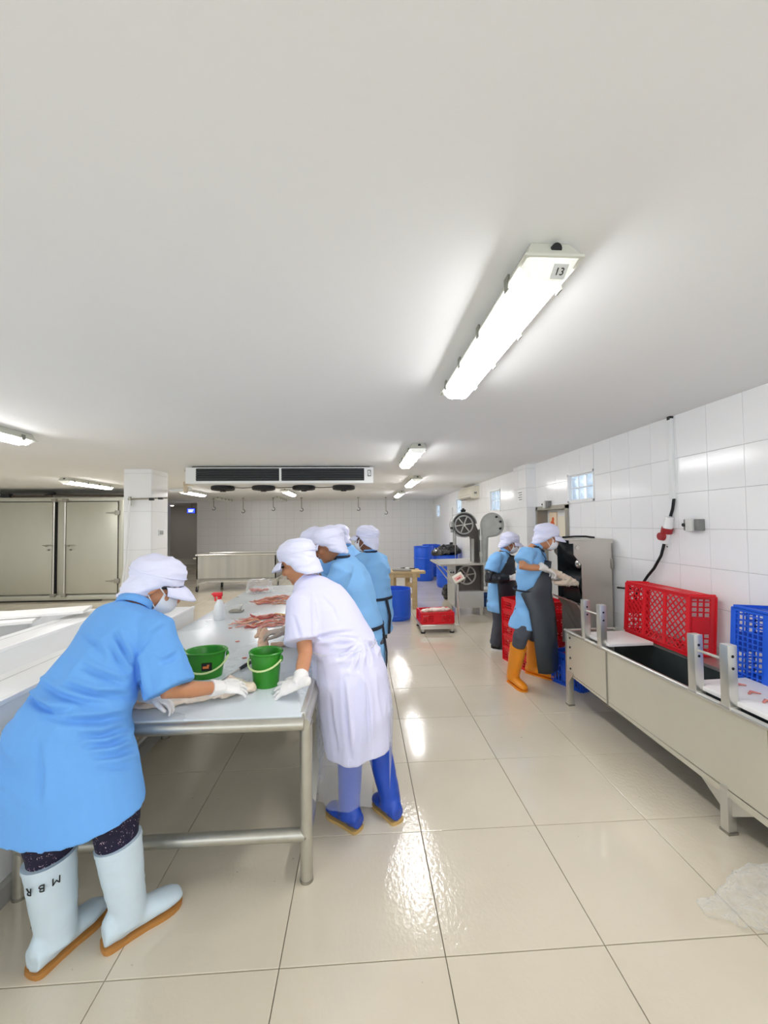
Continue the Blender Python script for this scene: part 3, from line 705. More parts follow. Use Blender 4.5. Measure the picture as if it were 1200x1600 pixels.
# sharpening steel
p, q = PZ(357, 1056, tz+.012), PZ(391, 1035, tz+.016)
d = (q-p).normalized()
kn = thing('sharpening_steel', 'steel rod with black handle lying between two green buckets', 'tool', (p+q)/2)
mk('rod', B().tube([p-d*.12, p+(q-p)*.55], [.003, .006], n=8), STEEL, kn)
mk('handle', B().tube([p+(q-p)*.52, p+(q-p)*.7, q+d*.02], [.009, .0115, .0095], n=12, rnd=1), BLACK, kn)
# spray bottle
c = PZ(343, 968, tz)
sb = thing('spray_bottle', 'white spray bottle with red trigger head on the table', 'bottle', c)
mk('bottle', B().lathe([(.001, 0), (.043, 0), (.046, .008), (.046, .10), (.040, .13), (.022, .165), (.016, .175), (.016, .185), (.001, .185)], c, n=24), mat('bottle_white', '#e9edee', .35), sb)
mk('trigger_head', B().lathe([(.001, .18), (.019, .18), (.019, .203), (.001, .203)], c, n=18).box(c.x-.055, c.x+.025, c.y-.014, c.y+.014, c.z+.203, c.z+.24, bev=.006).prism([V((c.x-.045, c.y-.008, c.z+.205)), V((c.x-.036, c.y-.008, c.z+.205)), V((c.x-.028, c.y-.008, c.z+.165)), V((c.x-.04, c.y-.008, c.z+.16))], (0, .016, 0)), mat('trigger_red', '#e3242c', .35), sb)
mk('nozzle', B().cyl((c.x-.055, c.y, c.z+.225), (c.x-.068, c.y, c.z+.225), .008, n=10), mat('trigger_red', '#e3242c', .35), sb)
# small steel dough-cutter style scraper
c = PZ(372, 956, tz)
sc_ = thing('scraper', 'small flat steel scraper with upright stub lying on the table', 'scraper', c)
mk('plate', B().box(c.x-.075, c.x+.045, c.y-.05, c.y+.05, tz+.001, tz+.02, bev=.006), STEELD, sc_)
mk('stub', B().tube([(c.x+.02, c.y, tz+.018), (c.x+.03, c.y, tz+.06)], [.012, .016], n=10, rnd=.8), STEEL, sc_)
# knife with wooden handle
p, q = PZ(430, 959, tz+.012), PZ(449, 962, tz+.012)
kf = thing('knife', 'knife with yellow handle lying between the two meat piles', 'knife', p)
mk('handle', B().tube([p, (p+q)/2, q], [.009, .012, .01], n=10, rnd=1), mat('knife_yellow', '#d9b765', .5), kf)
dd = (q-p).normalized()
mk('blade', B().obox(q+dd*.09, (dd, V((-dd.y, dd.x, 0)), V((0, 0, 1))), (.1, .018, .001)), STEEL, kf)

# meat strips, piled
strip_me = []
for v in range(6):
    rnd = random.Random(v); b = B(); n = 7; L = .075+.02*rnd.random()
    ph = rnd.random()*6
    pts = [V((L*(i/(n-1)*2-1), .014*math.sin(ph+i*.9), .006*math.sin(ph*2+i*1.3))) for i in range(n)]
    b.tube(pts, [(.004, .003), (.008, .005), (.0095, .006), (.010, .0065), (.009, .006), (.007, .005), (.003, .0025)], n=7, rnd=.7, side=(0, 1, 0))
    me = b.mesh('meat_strip', smooth=True); strip_me.append(me)
MEATMS = [MEAT, MEAT, mat('meat_pale', '#e0a394', .35, noise_amt=.3, nscale=40, sss=.15), MEATR, mat('meat_fatty', '#e9c3ae', .38, noise_amt=.2, nscale=35), mat('meat_orange', '#dd9a70', .35, noise_amt=.3, nscale=40)]
for me, mm in zip(strip_me, MEATMS): me.materials.append(mm)
def pile(c, n, rx, ry, hh, main, label, group, seed, sc=1.):
    r = random.Random(seed)
    for i in range(n):
        a = r.random()*2*PI; q = math.sqrt(r.random()); x, y = rx*q*math.cos(a), ry*q*math.sin(a)
        o = bpy.data.objects.new('meat_strip', strip_me[r.randrange(6)]); COL.objects.link(o)
        z = tz + .007 + hh*(1-q)*r.random()
        o.location = (c.x+x, c.y+y, z); o.rotation_euler = (r.uniform(-.3, .3), r.uniform(-.12, .12)*(z > tz+.012), main+r.gauss(0, .45)); k = sc*r.uniform(.75, 1.15); o.scale = (k, k, k)
        tag(o, label, 'meat', group)
pile(PZ(415, 972, tz), 46, .24, .20, .06, .25, 'raw pink meat strip in the near pile on the table', 'meat strips in the near pile', 3)
pile(PZ(437, 939, tz), 40, .24, .22, .06, .1, 'raw meat strip in the far orange-pink pile on the table', 'meat strips in the far pile', 5)
for k, (x, y) in enumerate(((371, 1003), (382, 1029), (360, 982))):
    c = PZ(x, y, tz)
    o = tag(mk('meat_scrap', B().ell(c+V((0, 0, .004)), ((1, .3, 0), (-.3, 1, 0), (0, 0, 1)), (.016, .008, .005), n=10, m=6), MEAT, base=c, smooth=True), ['meat scrap lying near the table middle, below the near pile', 'tiny meat scrap beside the upright green bucket', 'tiny meat scrap left of the near pile'][k], 'meat scrap', 'scraps on the table')
# clear bag of meat at the far end
c = PZ(404, 926, tz)
mb = thing('meat_bag', 'clear plastic bag half full of meat at the far end of the table', 'bag', c)
BAGM = film('clear_film', '#f4f6f7', .12, .6, .12, 22, .7)
def crump(a, f, seed=0.):
    return lambda co, no: a*(noise.noise(V((co.x*f+seed, co.y*f, co.z*f)))+.6*noise.noise(V((co.x*f*2.3, co.y*f*2.3+seed, co.z*f*2.3))))
mkblob('film', B().ring_loft([(c+V((0, .02, .004)), (1, 0, 0), (0, 1, 0), .155, .09), (c+V((0, .02, .03)), (1, 0, 0), (0, 1, 0), .165, .10), (c+V((.0, .02, .09)), (1, 0, 0), (0, 1, 0), .15, .08), (c+V((.01, .02, .14)), (1, 0, 0), (0, 1, 0), .145, .05), (c+V((.0, .02, .165)), (1, 0, 0), (0, 1, 0), .15, .02)]), BAGM, mb, voxel=.009, smooth_it=2, wr=crump(.012, 22, 3.))
b = B(); r = random.Random(4)
for i in range(16):
    a = r.random()*PI*2; q = math.sqrt(r.random())
    b.ell(c+V((.12*q*math.cos(a), .02+.06*q*math.sin(a), .018+.022*r.random())), ((1, r.random(), 0), (-r.random(), 1, 0), (0, 0, 1)), (.035, .018, .014), n=8, m=6)
mm = mk('meat', b, MEAT, mb, smooth=True); mm['kind'] = 'stuff'
# hide / fat sheet under the blue worker's hands
b = B(); hp = [PZ(196, 1098, tz+.014), PZ(222, 1102, tz+.014), PZ(262, 1098, tz+.016), PZ(305, 1090, tz+.018), PZ(345, 1082, tz+.024), PZ(372, 1074, tz+.028), PZ(395, 1074, tz+.024)]
b.tube(hp, [(.03, .010), (.036, .013), (.034, .015), (.040, .016), (.050, .022), (.052, .026), (.030, .022)], n=16, side=(0, 1, 0), rnd=.8)
b.tube([PZ(346, 1070, tz+.03), PZ(362, 1060, tz+.04), PZ(380, 1068, tz+.035)], [(.022, .012), (.03, .016), (.016, .014)], n=12, side=(0, 1, 0), rnd=.8)
o = mkblob('skin_strip', b, FAT, base=PZ(300, 1090, tz), voxel=.006, smooth_it=2, wr=crump(.007, 30, 1.))
tag(o, 'long pale strip of skin and fat under the gloved hands of the nearest blue worker', 'meat')
b = B(); hp = [PZ(412, 1015, tz+.02), PZ(411, 1005, tz+.05), PZ(412, 993, tz+.09), PZ(414, 984, tz+.12)]
b.tube(hp, [(.03, .02), (.036, .022), (.034, .022), (.02, .018)], n=14, side=(1, 0, 0), rnd=.8).tube([PZ(402, 994, tz+.08), PZ(406, 985, tz+.11)], [.018, .02], n=10, rnd=1)
b.tube([PZ(425, 1008, tz+.012), PZ(445, 1006, tz+.012), PZ(462, 1002, tz+.012)], [(.03, .012), (.04, .014), (.03, .012)], n=12, side=(0, 1, 0), rnd=.8)
o = mkblob('skin_piece', b, mat('skin_meat', '#e2bfa4', .4, noise_amt=.25, nscale=25, bump=.3, bscale=40), base=PZ(412, 1012, tz), voxel=.007, smooth_it=2, wr=crump(.008, 28, 6.))
tag(o, 'limp tan piece of skin held up by the white-coated worker', 'meat')

# ================================================================= steel trolley in the back
tl = thing('steel_trolley', 'long steel tub trolley on casters in front of the end wall', 'trolley', (-3.0, 10.2, 0))
a0 = PY(307, 880, 9.95).x; a1 = PY(431, 880, 9.95).x
SHT = mat('trolley_steel', '#b3b1a8', .4, .65, noise_amt=.34, nscale=3.0, stretch=(2.2, 1, .12), rough_var=.08)
b = B()
b.box(a0, a1, 9.95, 9.975, .30, .87).box(a0, a1, 10.72, 10.745, .30, .87).box(a0, a0+.025, 9.95, 10.745, .30, .87).box(a1-.025, a1, 9.95, 10.745, .30, .87).box(a0, a1, 9.95, 10.745, .29, .31)
mk('tub', b, SHT, tl)
mk('rim', B().cyl((a0-.02, 9.95, .875), (a1+.02, 9.95, .875), .022, n=10).cyl((a0-.02, 10.745, .875), (a1+.02, 10.745, .875), .022, n=10).cyl((a0, 9.93, .875), (a0, 10.76, .875), .022, n=10).cyl((a1, 9.93, .875), (a1, 10.76, .875), .022, n=10), STEEL, tl)
mk('frame', B().bar((a0+.25, 9.97, .24), (a1-.12, 9.97, .24), .04).bar((a0+.02, 9.97, .18), (a0+.27, 9.97, .24), .04).bar((a1-.14, 9.97, .24), (a1+.06, 9.97, .30), .04).bar((a0+.02, 10.7, .2), (a1, 10.7, .2), .04), PIPE, tl)
mk('push_handle', B().tube([(a0, 9.93, .80), (a0-.06, 9.93, .80), (a0-.07, 10.3, .80), (a0-.06, 10.7, .80), (a0, 10.7, .80)], .015, n=8), PIPE, tl)
for (x, y) in ((a0+.02, 9.97), (a0+.36, 10.7), (a1+.02, 9.97), (a1-.1, 10.7)):
    lg = mk('leg', B().cyl((x, y, .1), (x, y, .31), .018, n=8), PIPE, tl)
    cs = mk('caster', B().cyl((x-.016, y-.03, .055), (x+.016, y-.03, .055), .055, n=18), DARK, tl)
    mk('fork', B().box(x-.026, x-.019, y-.06, y+.02, .05, .13).box(x+.019, x+.026, y-.06, y+.02, .05, .13).box(x-.026, x+.026, y-.03, y+.03, .12, .135), STEELD, cs)

# ================================================================= blue tub, barrels, wooden bench
c = V((.565, 6.78, 0)); R = .255
t = thing('blue_tub', 'open blue plastic tub cut from a barrel, beside the wooden bench', 'tub', c)
mk('shell', B().lathe([(.001, .02), (R*.90, .02), (R*.93, .0), (R*.98, .02), (R, .06), (R*1.01, .30), (R, .5), (R*.975, .505), (R*.97, .5), (R*.98, .3), (R*.96, .04), (.001, .035)], c, n=40), BLUE, t)
mk('rim_band', B().lathe([(R*1.0, .07), (R*1.015, .075), (R*1.015, .085), (R*1.0, .09)], c, n=40), BLUE, t)
def barrel(label, c, R=.27, hh=.93):
    c = V(c); t = thing('blue_barrel', label, 'barrel', c, 'blue barrels by the end wall')
    mk('shell', B().lathe([(.001, 0), (R*.9, 0), (R*.95, .02), (R, .06), (R, .28), (R*1.03, .29), (R*1.03, .31), (R, .32), (R, .60), (R*1.03, .61), (R*1.03, .63), (R, .64), (R, hh-.06), (R*.97, hh-.03), (R*1.02, hh-.02), (R*1.02, hh-.005), (R*.9, hh), (R*.88, hh-.02), (.001, hh-.02)], c, n=36), BLUE, t)
    mk('bung', B().cyl(c+V((-.12, -.05, hh-.03)), c+V((-.12, -.05, hh+.01)), .035, n=14).cyl(c+V((.13, .05, hh-.03)), c+V((.13, .05, hh+.01)), .035, n=14), mat('bung_blue', '#2f6fd8', .4), t)
    mk('handle', B().cyl(c+V((.03, -R*1.0, .45)), c+V((.09, -R*1.0, .45)), .012, n=8), mat('bung_blue', '#2f6fd8', .4), t)
    return t
q = PZ(664, 908); barrel('tall blue barrel at the left of the three near the end wall', (q.x, q.y+.2, 0), .27, .95)
barrel('blue barrel in the middle, behind the saw table', (2.12, 12.15, 0), .27, .95)
q = PZ(700, 918); barrel('blue barrel nearest the saw table, under the black bag', (q.x+.02, q.y+.15, 0), .27, .80)
b = B(); cb = V((q.x-.02, q.y+.15, .805))
b.ring_loft([(cb+V((0, 0, .0)), (1, 0, 0), (0, 1, 0), .30, .24), (cb+V((.02, 0, .06)), (1, 0, 0), (0, 1, 0), .34, .28), (cb+V((.06, 0, .14)), (1, 0, 0), (0, 1, 0), .30, .26), (cb+V((.08, 0, .22)), (1, 0, 0), (0, 1, 0), .2, .2)])
o = mkblob('rubbish_bag', b, mat('black_film', '#15161a', .22, spec=.7), base=cb, voxel=.022, smooth_it=3, wr=crump(.045, 9, 2.))
tag(o, 'shiny black rubbish bag piled on a blue barrel behind the saw', 'bag')

wbn = thing('wooden_bench', 'rough pale wooden bench with two top planks, behind the blue tub', 'bench', (1.05, 7.7, 0))
zb = .70
xl, xr = PY(606, 896, 7.45).x, PY(665, 896, 7.45).x
for (yy, z_, xa_, xb_) in ((7.45, zb, xl, xr), (7.72, zb, xl-.03, xr-.07)):
    mk('plank', B().box(xa_, xb_, yy, yy+.2, z_-.05, z_, bev=.008), WOOD, wbn)
for (xx, yy) in ((xr-.2, 7.5), (xr-.3, 7.82), (xl+.06, 7.5), (xl+.14, 7.82)):
    mk('leg', B().box(xx-.045, xx+.045, yy-.035, yy+.035, 0, zb-.05, bev=.005), WOOD, wbn)
for z_ in (.22, .42):
    mk('rung', B().bar((xr-.2, 7.5, z_), (xr-.3, 7.82, z_), .035, .07), WOOD, wbn)
mk('bearer', B().box(xl+.03, xr-.1, 7.48, 7.52, zb-.12, zb-.05), WOOD, wbn)
c = V((xl+.30, 7.58, zb))
tt_ = thing('tool_tray', 'flat dark metal tray with knives lying on the wooden bench', 'tray', c)
mk('tray', B().box(c.x-.20, c.x+.14, c.y-.12, c.y+.14, zb+.001, zb+.025, bev=.006), mat('tray_grey', '#8c867c', .5, .5, noise_amt=.3, nscale=20), tt_)
for k, (a_, px_) in enumerate(((.2, -.05), (-.15, .03), (.5, -.12))):
    dv = V((math.cos(a_), math.sin(a_), 0))
    kb = mk('knife', B().obox(c+V((px_, .02*k, .036)), (dv, V((-dv.y, dv.x, 0)), V((0, 0, 1))), (.10, .016, .003)), STEEL, tt_)
    mk('handle', B().tube([c+V((px_, .02*k, .037))+dv*.09, c+V((px_, .02*k, .037))+dv*.19], [.011, .012], n=8, rnd=1), WHITEP if k == 0 else DARK, kb)

# ================================================================= band saw
YS = 6.85
def sp(px, py, Y=YS): return PY(px, py, Y)
SAW = mat('saw_paint', '#b5b7b3', .4, .55, noise_amt=.16, nscale=12, rough_var=.1)
SAWD = mat('saw_dark', '#6b6763', .5, .5, noise_amt=.25, nscale=10)
SAWL = mat('saw_cabinet', '#cfd1d0', .42, .5, noise_amt=.06, nscale=5)
sv = thing('band_saw', 'grey meat band saw with open wheel covers and spoked wheels', 'band saw', V((sp(730, 958).x, 7.3, 0)))
U = (sp(731, 820)-sp(730, 820)).length       # metres per pixel there
# base cabinet, lower wheel housing
xa_, xb_ = sp(711, 930).x, sp(756, 930).x
za, zbk = sp(730, 950).z, sp(730, 924).z
zt_ = sp(730, 881).z
mk('cabinet', B().box(xa_, xb_, YS, YS+.5, za, zbk, bev=.006).box(xa_-.012, xa_+.02, YS, YS+.55, za+.02, zt_-.03), SAWL, sv)
mk('wheel_case', B().box(xa_+.01, xb_, YS+.10, YS+.45, zbk, zt_).box(xb_-.035, xb_, YS, YS+.45, zbk, zt_).box(xa_+.01, xb_, YS+.02, YS+.12, zt_-.03, zt_), SAWD, sv)
for (fx, fy) in ((xa_+.04, YS+.03), (xb_-.04, YS+.03), (xa_+.04, YS+.46), (xb_-.04, YS+.46)):
    mk('foot', B().cyl((fx, fy, 0), (fx, fy, za), .026, .032, n=12), STEEL, sv)
def wheel(cx_, cz_, y, R):
    c = V((cx_, y, cz_)); X, Z, N = V((1, 0, 0)), V((0, 0, 1)), V((0, -1, 0))
    wl = mk('wheel', B().lathe([(R*.86, -.02), (R, -.02), (R, .02), (R*.86, .02), (R*.84, .0), (R*.86, -.02)], c, n=36, ax=(X, Z, N)), SAW, sv)
    b = B()
    for i in range(6):
        a = i*PI/3+.15; d = X*math.cos(a)+Z*math.sin(a)
        b.bar(c+d*.02, c+d*R*.88, .018, .03, up=N)
    mk('spokes', b, STEEL, wl)
    mk('hub', B().lathe([(.001, .04), (.022, .04), (.03, .02), (.03, -.02), (.001, -.02)], c, n=18, ax=(X, Z, N)), STEEL, wl)
q = sp(730, 899); wheel(q.x, q.z, YS+.06, U*15)
up = sp(726, 820); wheel(up.x, up.z, YS+.06, U*15)
# upper wheel housing (back plate, rim) and neck
R = U*19
pts = []
n = 40
def arc(cx_, cz_, R, a0, a1, k): return [V((cx_+R*math.cos(math.radians(a0+(a1-a0)*i/k)), 0, cz_+R*math.sin(math.radians(a0+(a1-a0)*i/k)))) for i in range(k+1)]
outer = arc(up.x, up.z, R, 5, 285, 30)
nk0, nk1 = sp(740, 845).x, sp(751, 845).x
prof = outer + [V((nk0-.01, 0, up.z-R*1.0)), V((nk0, 0, up.z-R*1.25)), V((nk0, 0, zt_)), V((nk1, 0, zt_)), V((nk1, 0, up.z-R*.6))]
mk('upper_case', B().prism([p+V((0, YS+.10, 0)) for p in prof], (0, .14, 0)), SAWD, sv)
rim = [p+V((0, YS, 0)) for p in outer]
b = B()
for p, q in zip(rim, rim[1:]):
    b.obox((p+q)/2+V((0, .08, 0)), ((q-p).normalized(), V((0, 1, 0)), (q-p).normalized().cross(V((0, 1, 0)))), ((q-p).length/2*1.05, .08, .008))
for xx in (nk0, nk1): b.box(xx-.008, xx+.008, YS, YS+.12, zt_, up.z-R*(1.15 if xx == nk0 else .4))
mk('case_rim', b, SAW, sv)
mk('tension_knob', B().cyl(up+V((0, .09, R)), up+V((0, .09, R+.05)), .035, .05, n=12).cyl(up+V((0, .09, R+.05)), up+V((0, .09, R+.075)), .03, .02, n=12), DARK, sv)
# hinge post and the open upper cover
hx = sp(750.5, 850).x
mk('hinge_post', B().cyl((hx, YS-.02, zt_), (hx, YS-.02, up.z-.02), .012, n=10).cyl((hx, YS-.02, sp(750, 866).z-.04), (hx, YS-.02, sp(750, 866).z+.04), .028, n=12).cyl((hx, YS-.02, sp(750, 840).z-.04), (hx, YS-.02, sp(750, 840).z+.04), .028, n=12), STEEL, sv)
dc = sp(768, 820); Rd = U*17.5
prof = arc(dc.x, dc.z, Rd, 200, -70, 30)
prof = [V((hx+.02, 0, zt_+.02)), V((hx+.02, 0, dc.z-Rd*.4))] + prof[0:] + [V((sp(759, 845).x+.02, 0, dc.z-Rd*1.05)), V((sp(759, 845).x, 0, zt_+.02))]
cv = mk('cover', B().prism([p+V((0, YS-.02, 0)) for p in prof], (0, .02, 0)), mat('cover_grey', '#c3c6c2', .4, .5, noise_amt=.22, nscale=8), sv)
b = B()
for p, q in zip(prof, prof[1:]): b.bar(p+V((0, YS-.035, 0)), q+V((0, YS-.035, 0)), .03, .01, up=(0, 1, 0))
mk('cover_rim', b, SAW, cv)
b = B()
for a in (60, 20, -25): b.cyl(dc+V((Rd*.8*math.cos(math.radians(a)), YS-.045-dc.y, Rd*.8*math.sin(math.radians(a)))), dc+V((Rd*.8*math.cos(math.radians(a)), YS-.02-dc.y, Rd*.8*math.sin(math.radians(a)))), .018, n=10)
mk('cover_bolt', b, DARK, cv)
# table
zt2 = zt_+.02
t0, t1, t2, t3 = PZ(672, 874, zt2), PZ(738, 872, zt2), PZ(756, 880, zt2), PZ(688, 882, zt2)
mk('table', B().prism([t3-V((0, 0, .03)), t2-V((0, 0, .03)), t1-V((0, 0, .03)), t0-V((0, 0, .03))], (0, 0, .03)), STEEL, sv)
b = B()
for p, q in (((682, 883), (705, 912)), ((690, 884), (706, 902))): b.cyl(PY(*p, YS+.15), PY(*q, YS+.15), .01, n=8)
mk('brace', b, STEEL, sv)
q = sp(706, 894)
ct = mk('control_box', B().obox(q+V((0, .02, 0)), ((1, 0, 0), (0, 1, 0), (0, 0, 1)), (.05, .04, .032), .01), SAWL, sv)
mk('button', B().cyl(q+V((-.02, -.02, 0)), q+V((-.02, -.035, 0)), .014, n=10).cyl(q+V((.02, -.02, 0)), q+V((.02, -.035, 0)), .014, n=10), DARK, ct)
# blade and guide
bx = sp(712.5, 850).x
mk('blade', B().box(bx-.002, bx+.002, YS+.05, YS+.07, zt2, up.z), STEEL, sv)
gd = mk('blade_guide', B().box(sp(709, 830).x, sp(713, 830).x, YS, YS+.05, sp(711, 851).z, sp(711, 832).z, bev=.004).box(sp(704.5, 820).x, sp(709.5, 820).x, YS, YS+.06, sp(706, 832).z, sp(706, 815).z, bev=.006).cyl(sp(706.8, 793), sp(706.8, 832), .007, n=8).cyl(sp(708, 832), sp(708, 850), .008, n=8), SAW, sv)
mk('guide_knob', B().cyl(sp(706, 825), sp(706, 825)+V((-.02, -.05, 0)), .02, n=10), DARK, gd)
mk('guide_knob', B().cyl(sp(706, 849), sp(706, 849)+V((-.03, -.04, 0)), .022, n=10), DARK, gd)
# black bag by the saw, box behind it
c = PZ(700, 938); b = B().ell(c+V((0, .12, .15)), ((1, 0, 0), (0, 1, 0), (0, 0, 1)), (.10, .12, .15))
o = mkblob('small_bag', b, mat('black_film', '#15161a', .22, spec=.7), base=c+V((0, .12, 0)), voxel=.014, smooth_it=2, wr=crump(.02, 14, 4.)); tag(o, 'small black bag on the floor left of the saw cabinet', 'bag')
c = PZ(764, 948)+V((-.03, 0, 0))
bb = thing('cool_box', 'blue box with white lid on the floor right of the saw', 'box', c)
mk('body', B().box(c.x-.16, c.x+.10, c.y, c.y+.36, 0, .27, bev=.015), mat('box_blue', '#1d4f93', .45), bb)
mk('lid', B().box(c.x-.17, c.x+.11, c.y-.01, c.y+.37, .27, .33, bev=.012), WHITEP, bb)
mk('handle', B().box(c.x-.07, c.x+.03, c.y-.015, c.y, .17, .2, bev=.004), mat('box_dark', '#15386c', .45), bb)
gp = mk('steel_cabinet', B().box(c.x-.12, c.x+.11, c.y+.40, c.y+.8, 0, .9, bev=.01).box(c.x-.10, c.x+.09, c.y+.385, c.y+.405, .1, .82, bev=.004), SAWL, base=(c.x, c.y+.6, 0)); tag(gp, 'plain grey cabinet between the saw and the man in gauntlets', 'cabinet')

# ================================================================= crates
def lattice(b, O, U, Vv, N, L, W, kind, sp_=.022, w=.007, t=.006):
    """a flat grid of bars filling L x W from corner O"""
    O, U, Vv, N = V(O), V(U), V(Vv), V(N)
    def seg(p, q): b.bar(O+U*p[0]+Vv*p[1], O+U*q[0]+Vv*q[1], w, t, up=N)
    if kind == 'diag':
        k = -W
        while k < L:
            a = (max(k, 0), max(-k, 0)); e = min(L-k, W); q = (k+e, e)
            if q[0]-a[0] > .01: seg(a, q)
            a2 = (max(k, 0), W-max(-k, 0)); q2 = (k+e, W-e)
            if q2[0]-a2[0] > .01: seg(a2, q2)
            k += sp_*1.5
    else:
        n = int(L/sp_)
        for i in range(n+1): seg((L*i/n, 0), (L*i/n, W))
        n = int(W/sp_)
        for i in range(n+1): seg((0, W*i/n), (L, W*i/n))
def crate(name, label, O, U, Vv, N, L, W, Hc, mt, kind='grid', group=None, sp_=.03, cat='crate'):
    """open plastic crate; O base centre, U/Vv along its sides, N towards the opening"""
    O, U, Vv, N = V(O), V(U).normalized(), V(Vv).normalized(), V(N).normalized()
    t = thing(name, label, cat, O, group)
    c0 = O-U*(L/2)-Vv*(W/2)
    b = B(); lattice(b, c0+N*.006, U, Vv, N, L, W, kind, sp_)
    b.bar(c0+N*.006, c0+U*L+N*.006, .03, .012, up=N).bar(c0+Vv*W+N*.006, c0+U*L+Vv*W+N*.006, .03, .012, up=N).bar(c0+N*.006, c0+Vv*W+N*.006, .03, .012, up=N).bar(c0+U*L+N*.006, c0+U*L+Vv*W+N*.006, .03, .012, up=N)
    b.bar(c0+U*(L/3)+N*.006, c0+U*(L/3)+Vv*W+N*.006, .028, .01, up=N).bar(c0+U*(2*L/3)+N*.006, c0+U*(2*L/3)+Vv*W+N*.006, .028, .01, up=N)
    mk('base', b, mt, t, smooth=False)
    for (o_, d, nn, ln) in ((c0, U, -Vv, L), (c0+Vv*W, U, Vv, L), (c0, Vv, -U, W), (c0+U*L, Vv, U, W)):
        b = B(); n = max(6, int(ln/.035))
        def at(s_, h): return o_+d*(ln*s_)+N*h
        b.obox(at(.5, .014), (d, nn, N), (ln/2, .004, .014)); b.obox(at(.5, Hc-.02), (d, nn, N), (ln/2, .005, .02))
        b.obox(at(.5, Hc*.36), (d, nn, N), (ln/2, .004, .004)); b.obox(at(.5, Hc*.58), (d, nn, N), (ln/2, .004, .004))
        for i in range(n+1):
            wd = .022 if i in (0, n) else .006
            b.obox(at(i/n, Hc*.5), (d, nn, N), (wd/2*1.6, .004, Hc*.48))
        b.obox(at(.5, Hc*.47), (d, nn, N), (ln*.13, .0045, Hc*.32))
        mk('side', b, mt, t, smooth=False)
    b = B(); c1 = c0+N*Hc
    for p, q in ((c1, c1+U*L), (c1+Vv*W, c1+U*L+Vv*W), (c1, c1+Vv*W), (c1+U*L, c1+U*L+Vv*W)): b.bar(p, q, .022, .012, up=N, bev=.003)
    mk('rim', b, mt, t)
    return t
# platform scale with a crate of meat
f0, f1 = PZ(663, 989), PZ(708, 989)
ps = thing('platform_scale', 'steel platform scale with display on a pole, under a red crate', 'scale', (f0+f1)/2)
sx0, sx1, sy0 = f0.x-.06, f1.x+.03, f0.y-.05
sy1 = sy0+.52
mk('platform', B().box(sx0, sx1, sy0, sy1, .095, .125, bev=.006).box(sx0+.01, sx1-.01, sy0+.01, sy1-.01, .06, .096), STEEL, ps)
for (x, y) in ((sx0+.04, sy0+.04), (sx1-.04, sy0+.04), (sx0+.04, sy1-.04), (sx1-.04, sy1-.04)):
    ft = mk('foot', B().cyl((x, y, .02), (x, y, .062), .02, n=12), STEEL, ps); mk('pad', B().cyl((x, y, 0), (x, y, .02), .034, n=14), BLACK, ft)
pb = V((sx1+.1, sy0+.17, .07)); pt = V((sx1+.085, sy0+.19, PY(718, 909, sy0+.18).z))
mk('pole', B().tube([(sx1-.05, sy0+.17, .07), pb, pb+V((.0, 0, .03)), pt], .017, n=12), STEEL, ps)
dpc = PY(716, 903, sy0+.12)
Xd = V((.86, -.05, .5)).normalized(); Nd = V((-.25, -.85, .45)); Nd = (Nd-Xd*Nd.dot(Xd)).normalized(); Zd = Nd.cross(Xd)*-1
ds = mk('display', B().obox(dpc, (Xd, Nd, Zd), (.082, .028, .062), .012), CREAM, ps)
mk('display_print', B().obox(dpc+Nd*.029+Zd*.01, (Xd, Nd, Zd), (.06, .001, .03)), mat('display_pink', '#e8a9a0', .5), ds)
mk('display_screen', B().obox(dpc+Nd*.0296+Zd*.018, (Xd, Nd, Zd), (.03, .001, .011)), mat('display_red', '#c2463e', .5), ds)
mk('display_mount', B().cyl(pt, dpc, .02, n=10).obox(pt+V((0, 0, .0)), ((1, 0, 0), (0, 1, 0), (0, 0, 1)), (.03, .03, .03), .005), DARK, ps)
sc_c = V(((sx0+sx1)/2+.0, (sy0+sy1)/2-.03, .127))
crate('red_crate', 'red crate of pale meat standing on the platform scale', sc_c, (1, .05, 0), (-.05, 1, 0), (0, 0, 1), .46, .36, .16, RED, 'grid')
for k, (dx, dy, rz) in enumerate(((-.12, .05, .5), (.0, .02, -.3), (.12, -.03, .25), (.03, -.09, .1))):
    cc = sc_c+V((dx, dy, .145+.012*k)); d = V((math.cos(rz), math.sin(rz), 0))
    o = mkblob('meat_slab', B().ell(cc, (d, V((-d.y, d.x, 0)), V((0, 0, 1))), (.105, .05, .032)).ell(cc+d*.05, (d, V((-d.y, d.x, 0)), V((0, 0, 1))), (.06, .045, .026)), mat('slab_pale', '#f0dfd2', .4, noise_amt=.15, nscale=18, sss=.2), base=cc, voxel=.009, smooth_it=2, wr=crump(.008, 20, k*3.))
    tag(o, ['pale meat slab at the left in the crate on the scale', 'pale meat slab in the middle back of the crate on the scale', 'pale meat slab at the right in the crate on the scale', 'pale meat slab at the front of the crate on the scale'][k], 'meat', 'meat slabs on the scale')

# stack of red crates behind the man in orange boots
A, Bq = V((1.644, 4.60, 0)), V((1.76, 4.13, 0))
dv = (Bq-A).normalized(); du = V((-dv.y, dv.x, 0))
nm = ['topmost', 'second from top', 'middle', 'fourth from top', 'bottom']
for k in range(5):
    crate('red_crate', nm[k]+' red crate in the stack behind the man in orange boots', (A+Bq)/2+du*.25+V((0, .06, .1425*(4-k))), du, dv, (0, 0, 1), .50, .47, .14, RED, 'grid', 'stacked red crates', .05)
# blue crate low behind the trough leg
crate('blue_crate', 'blue crate on the floor below the steel skinning machine', (2.085, 3.875, 0), (.93, .37, 0), (-.37, .93, 0), (0, 0, 1), .26, .33, .30, BLUE, 'grid', None, .04)

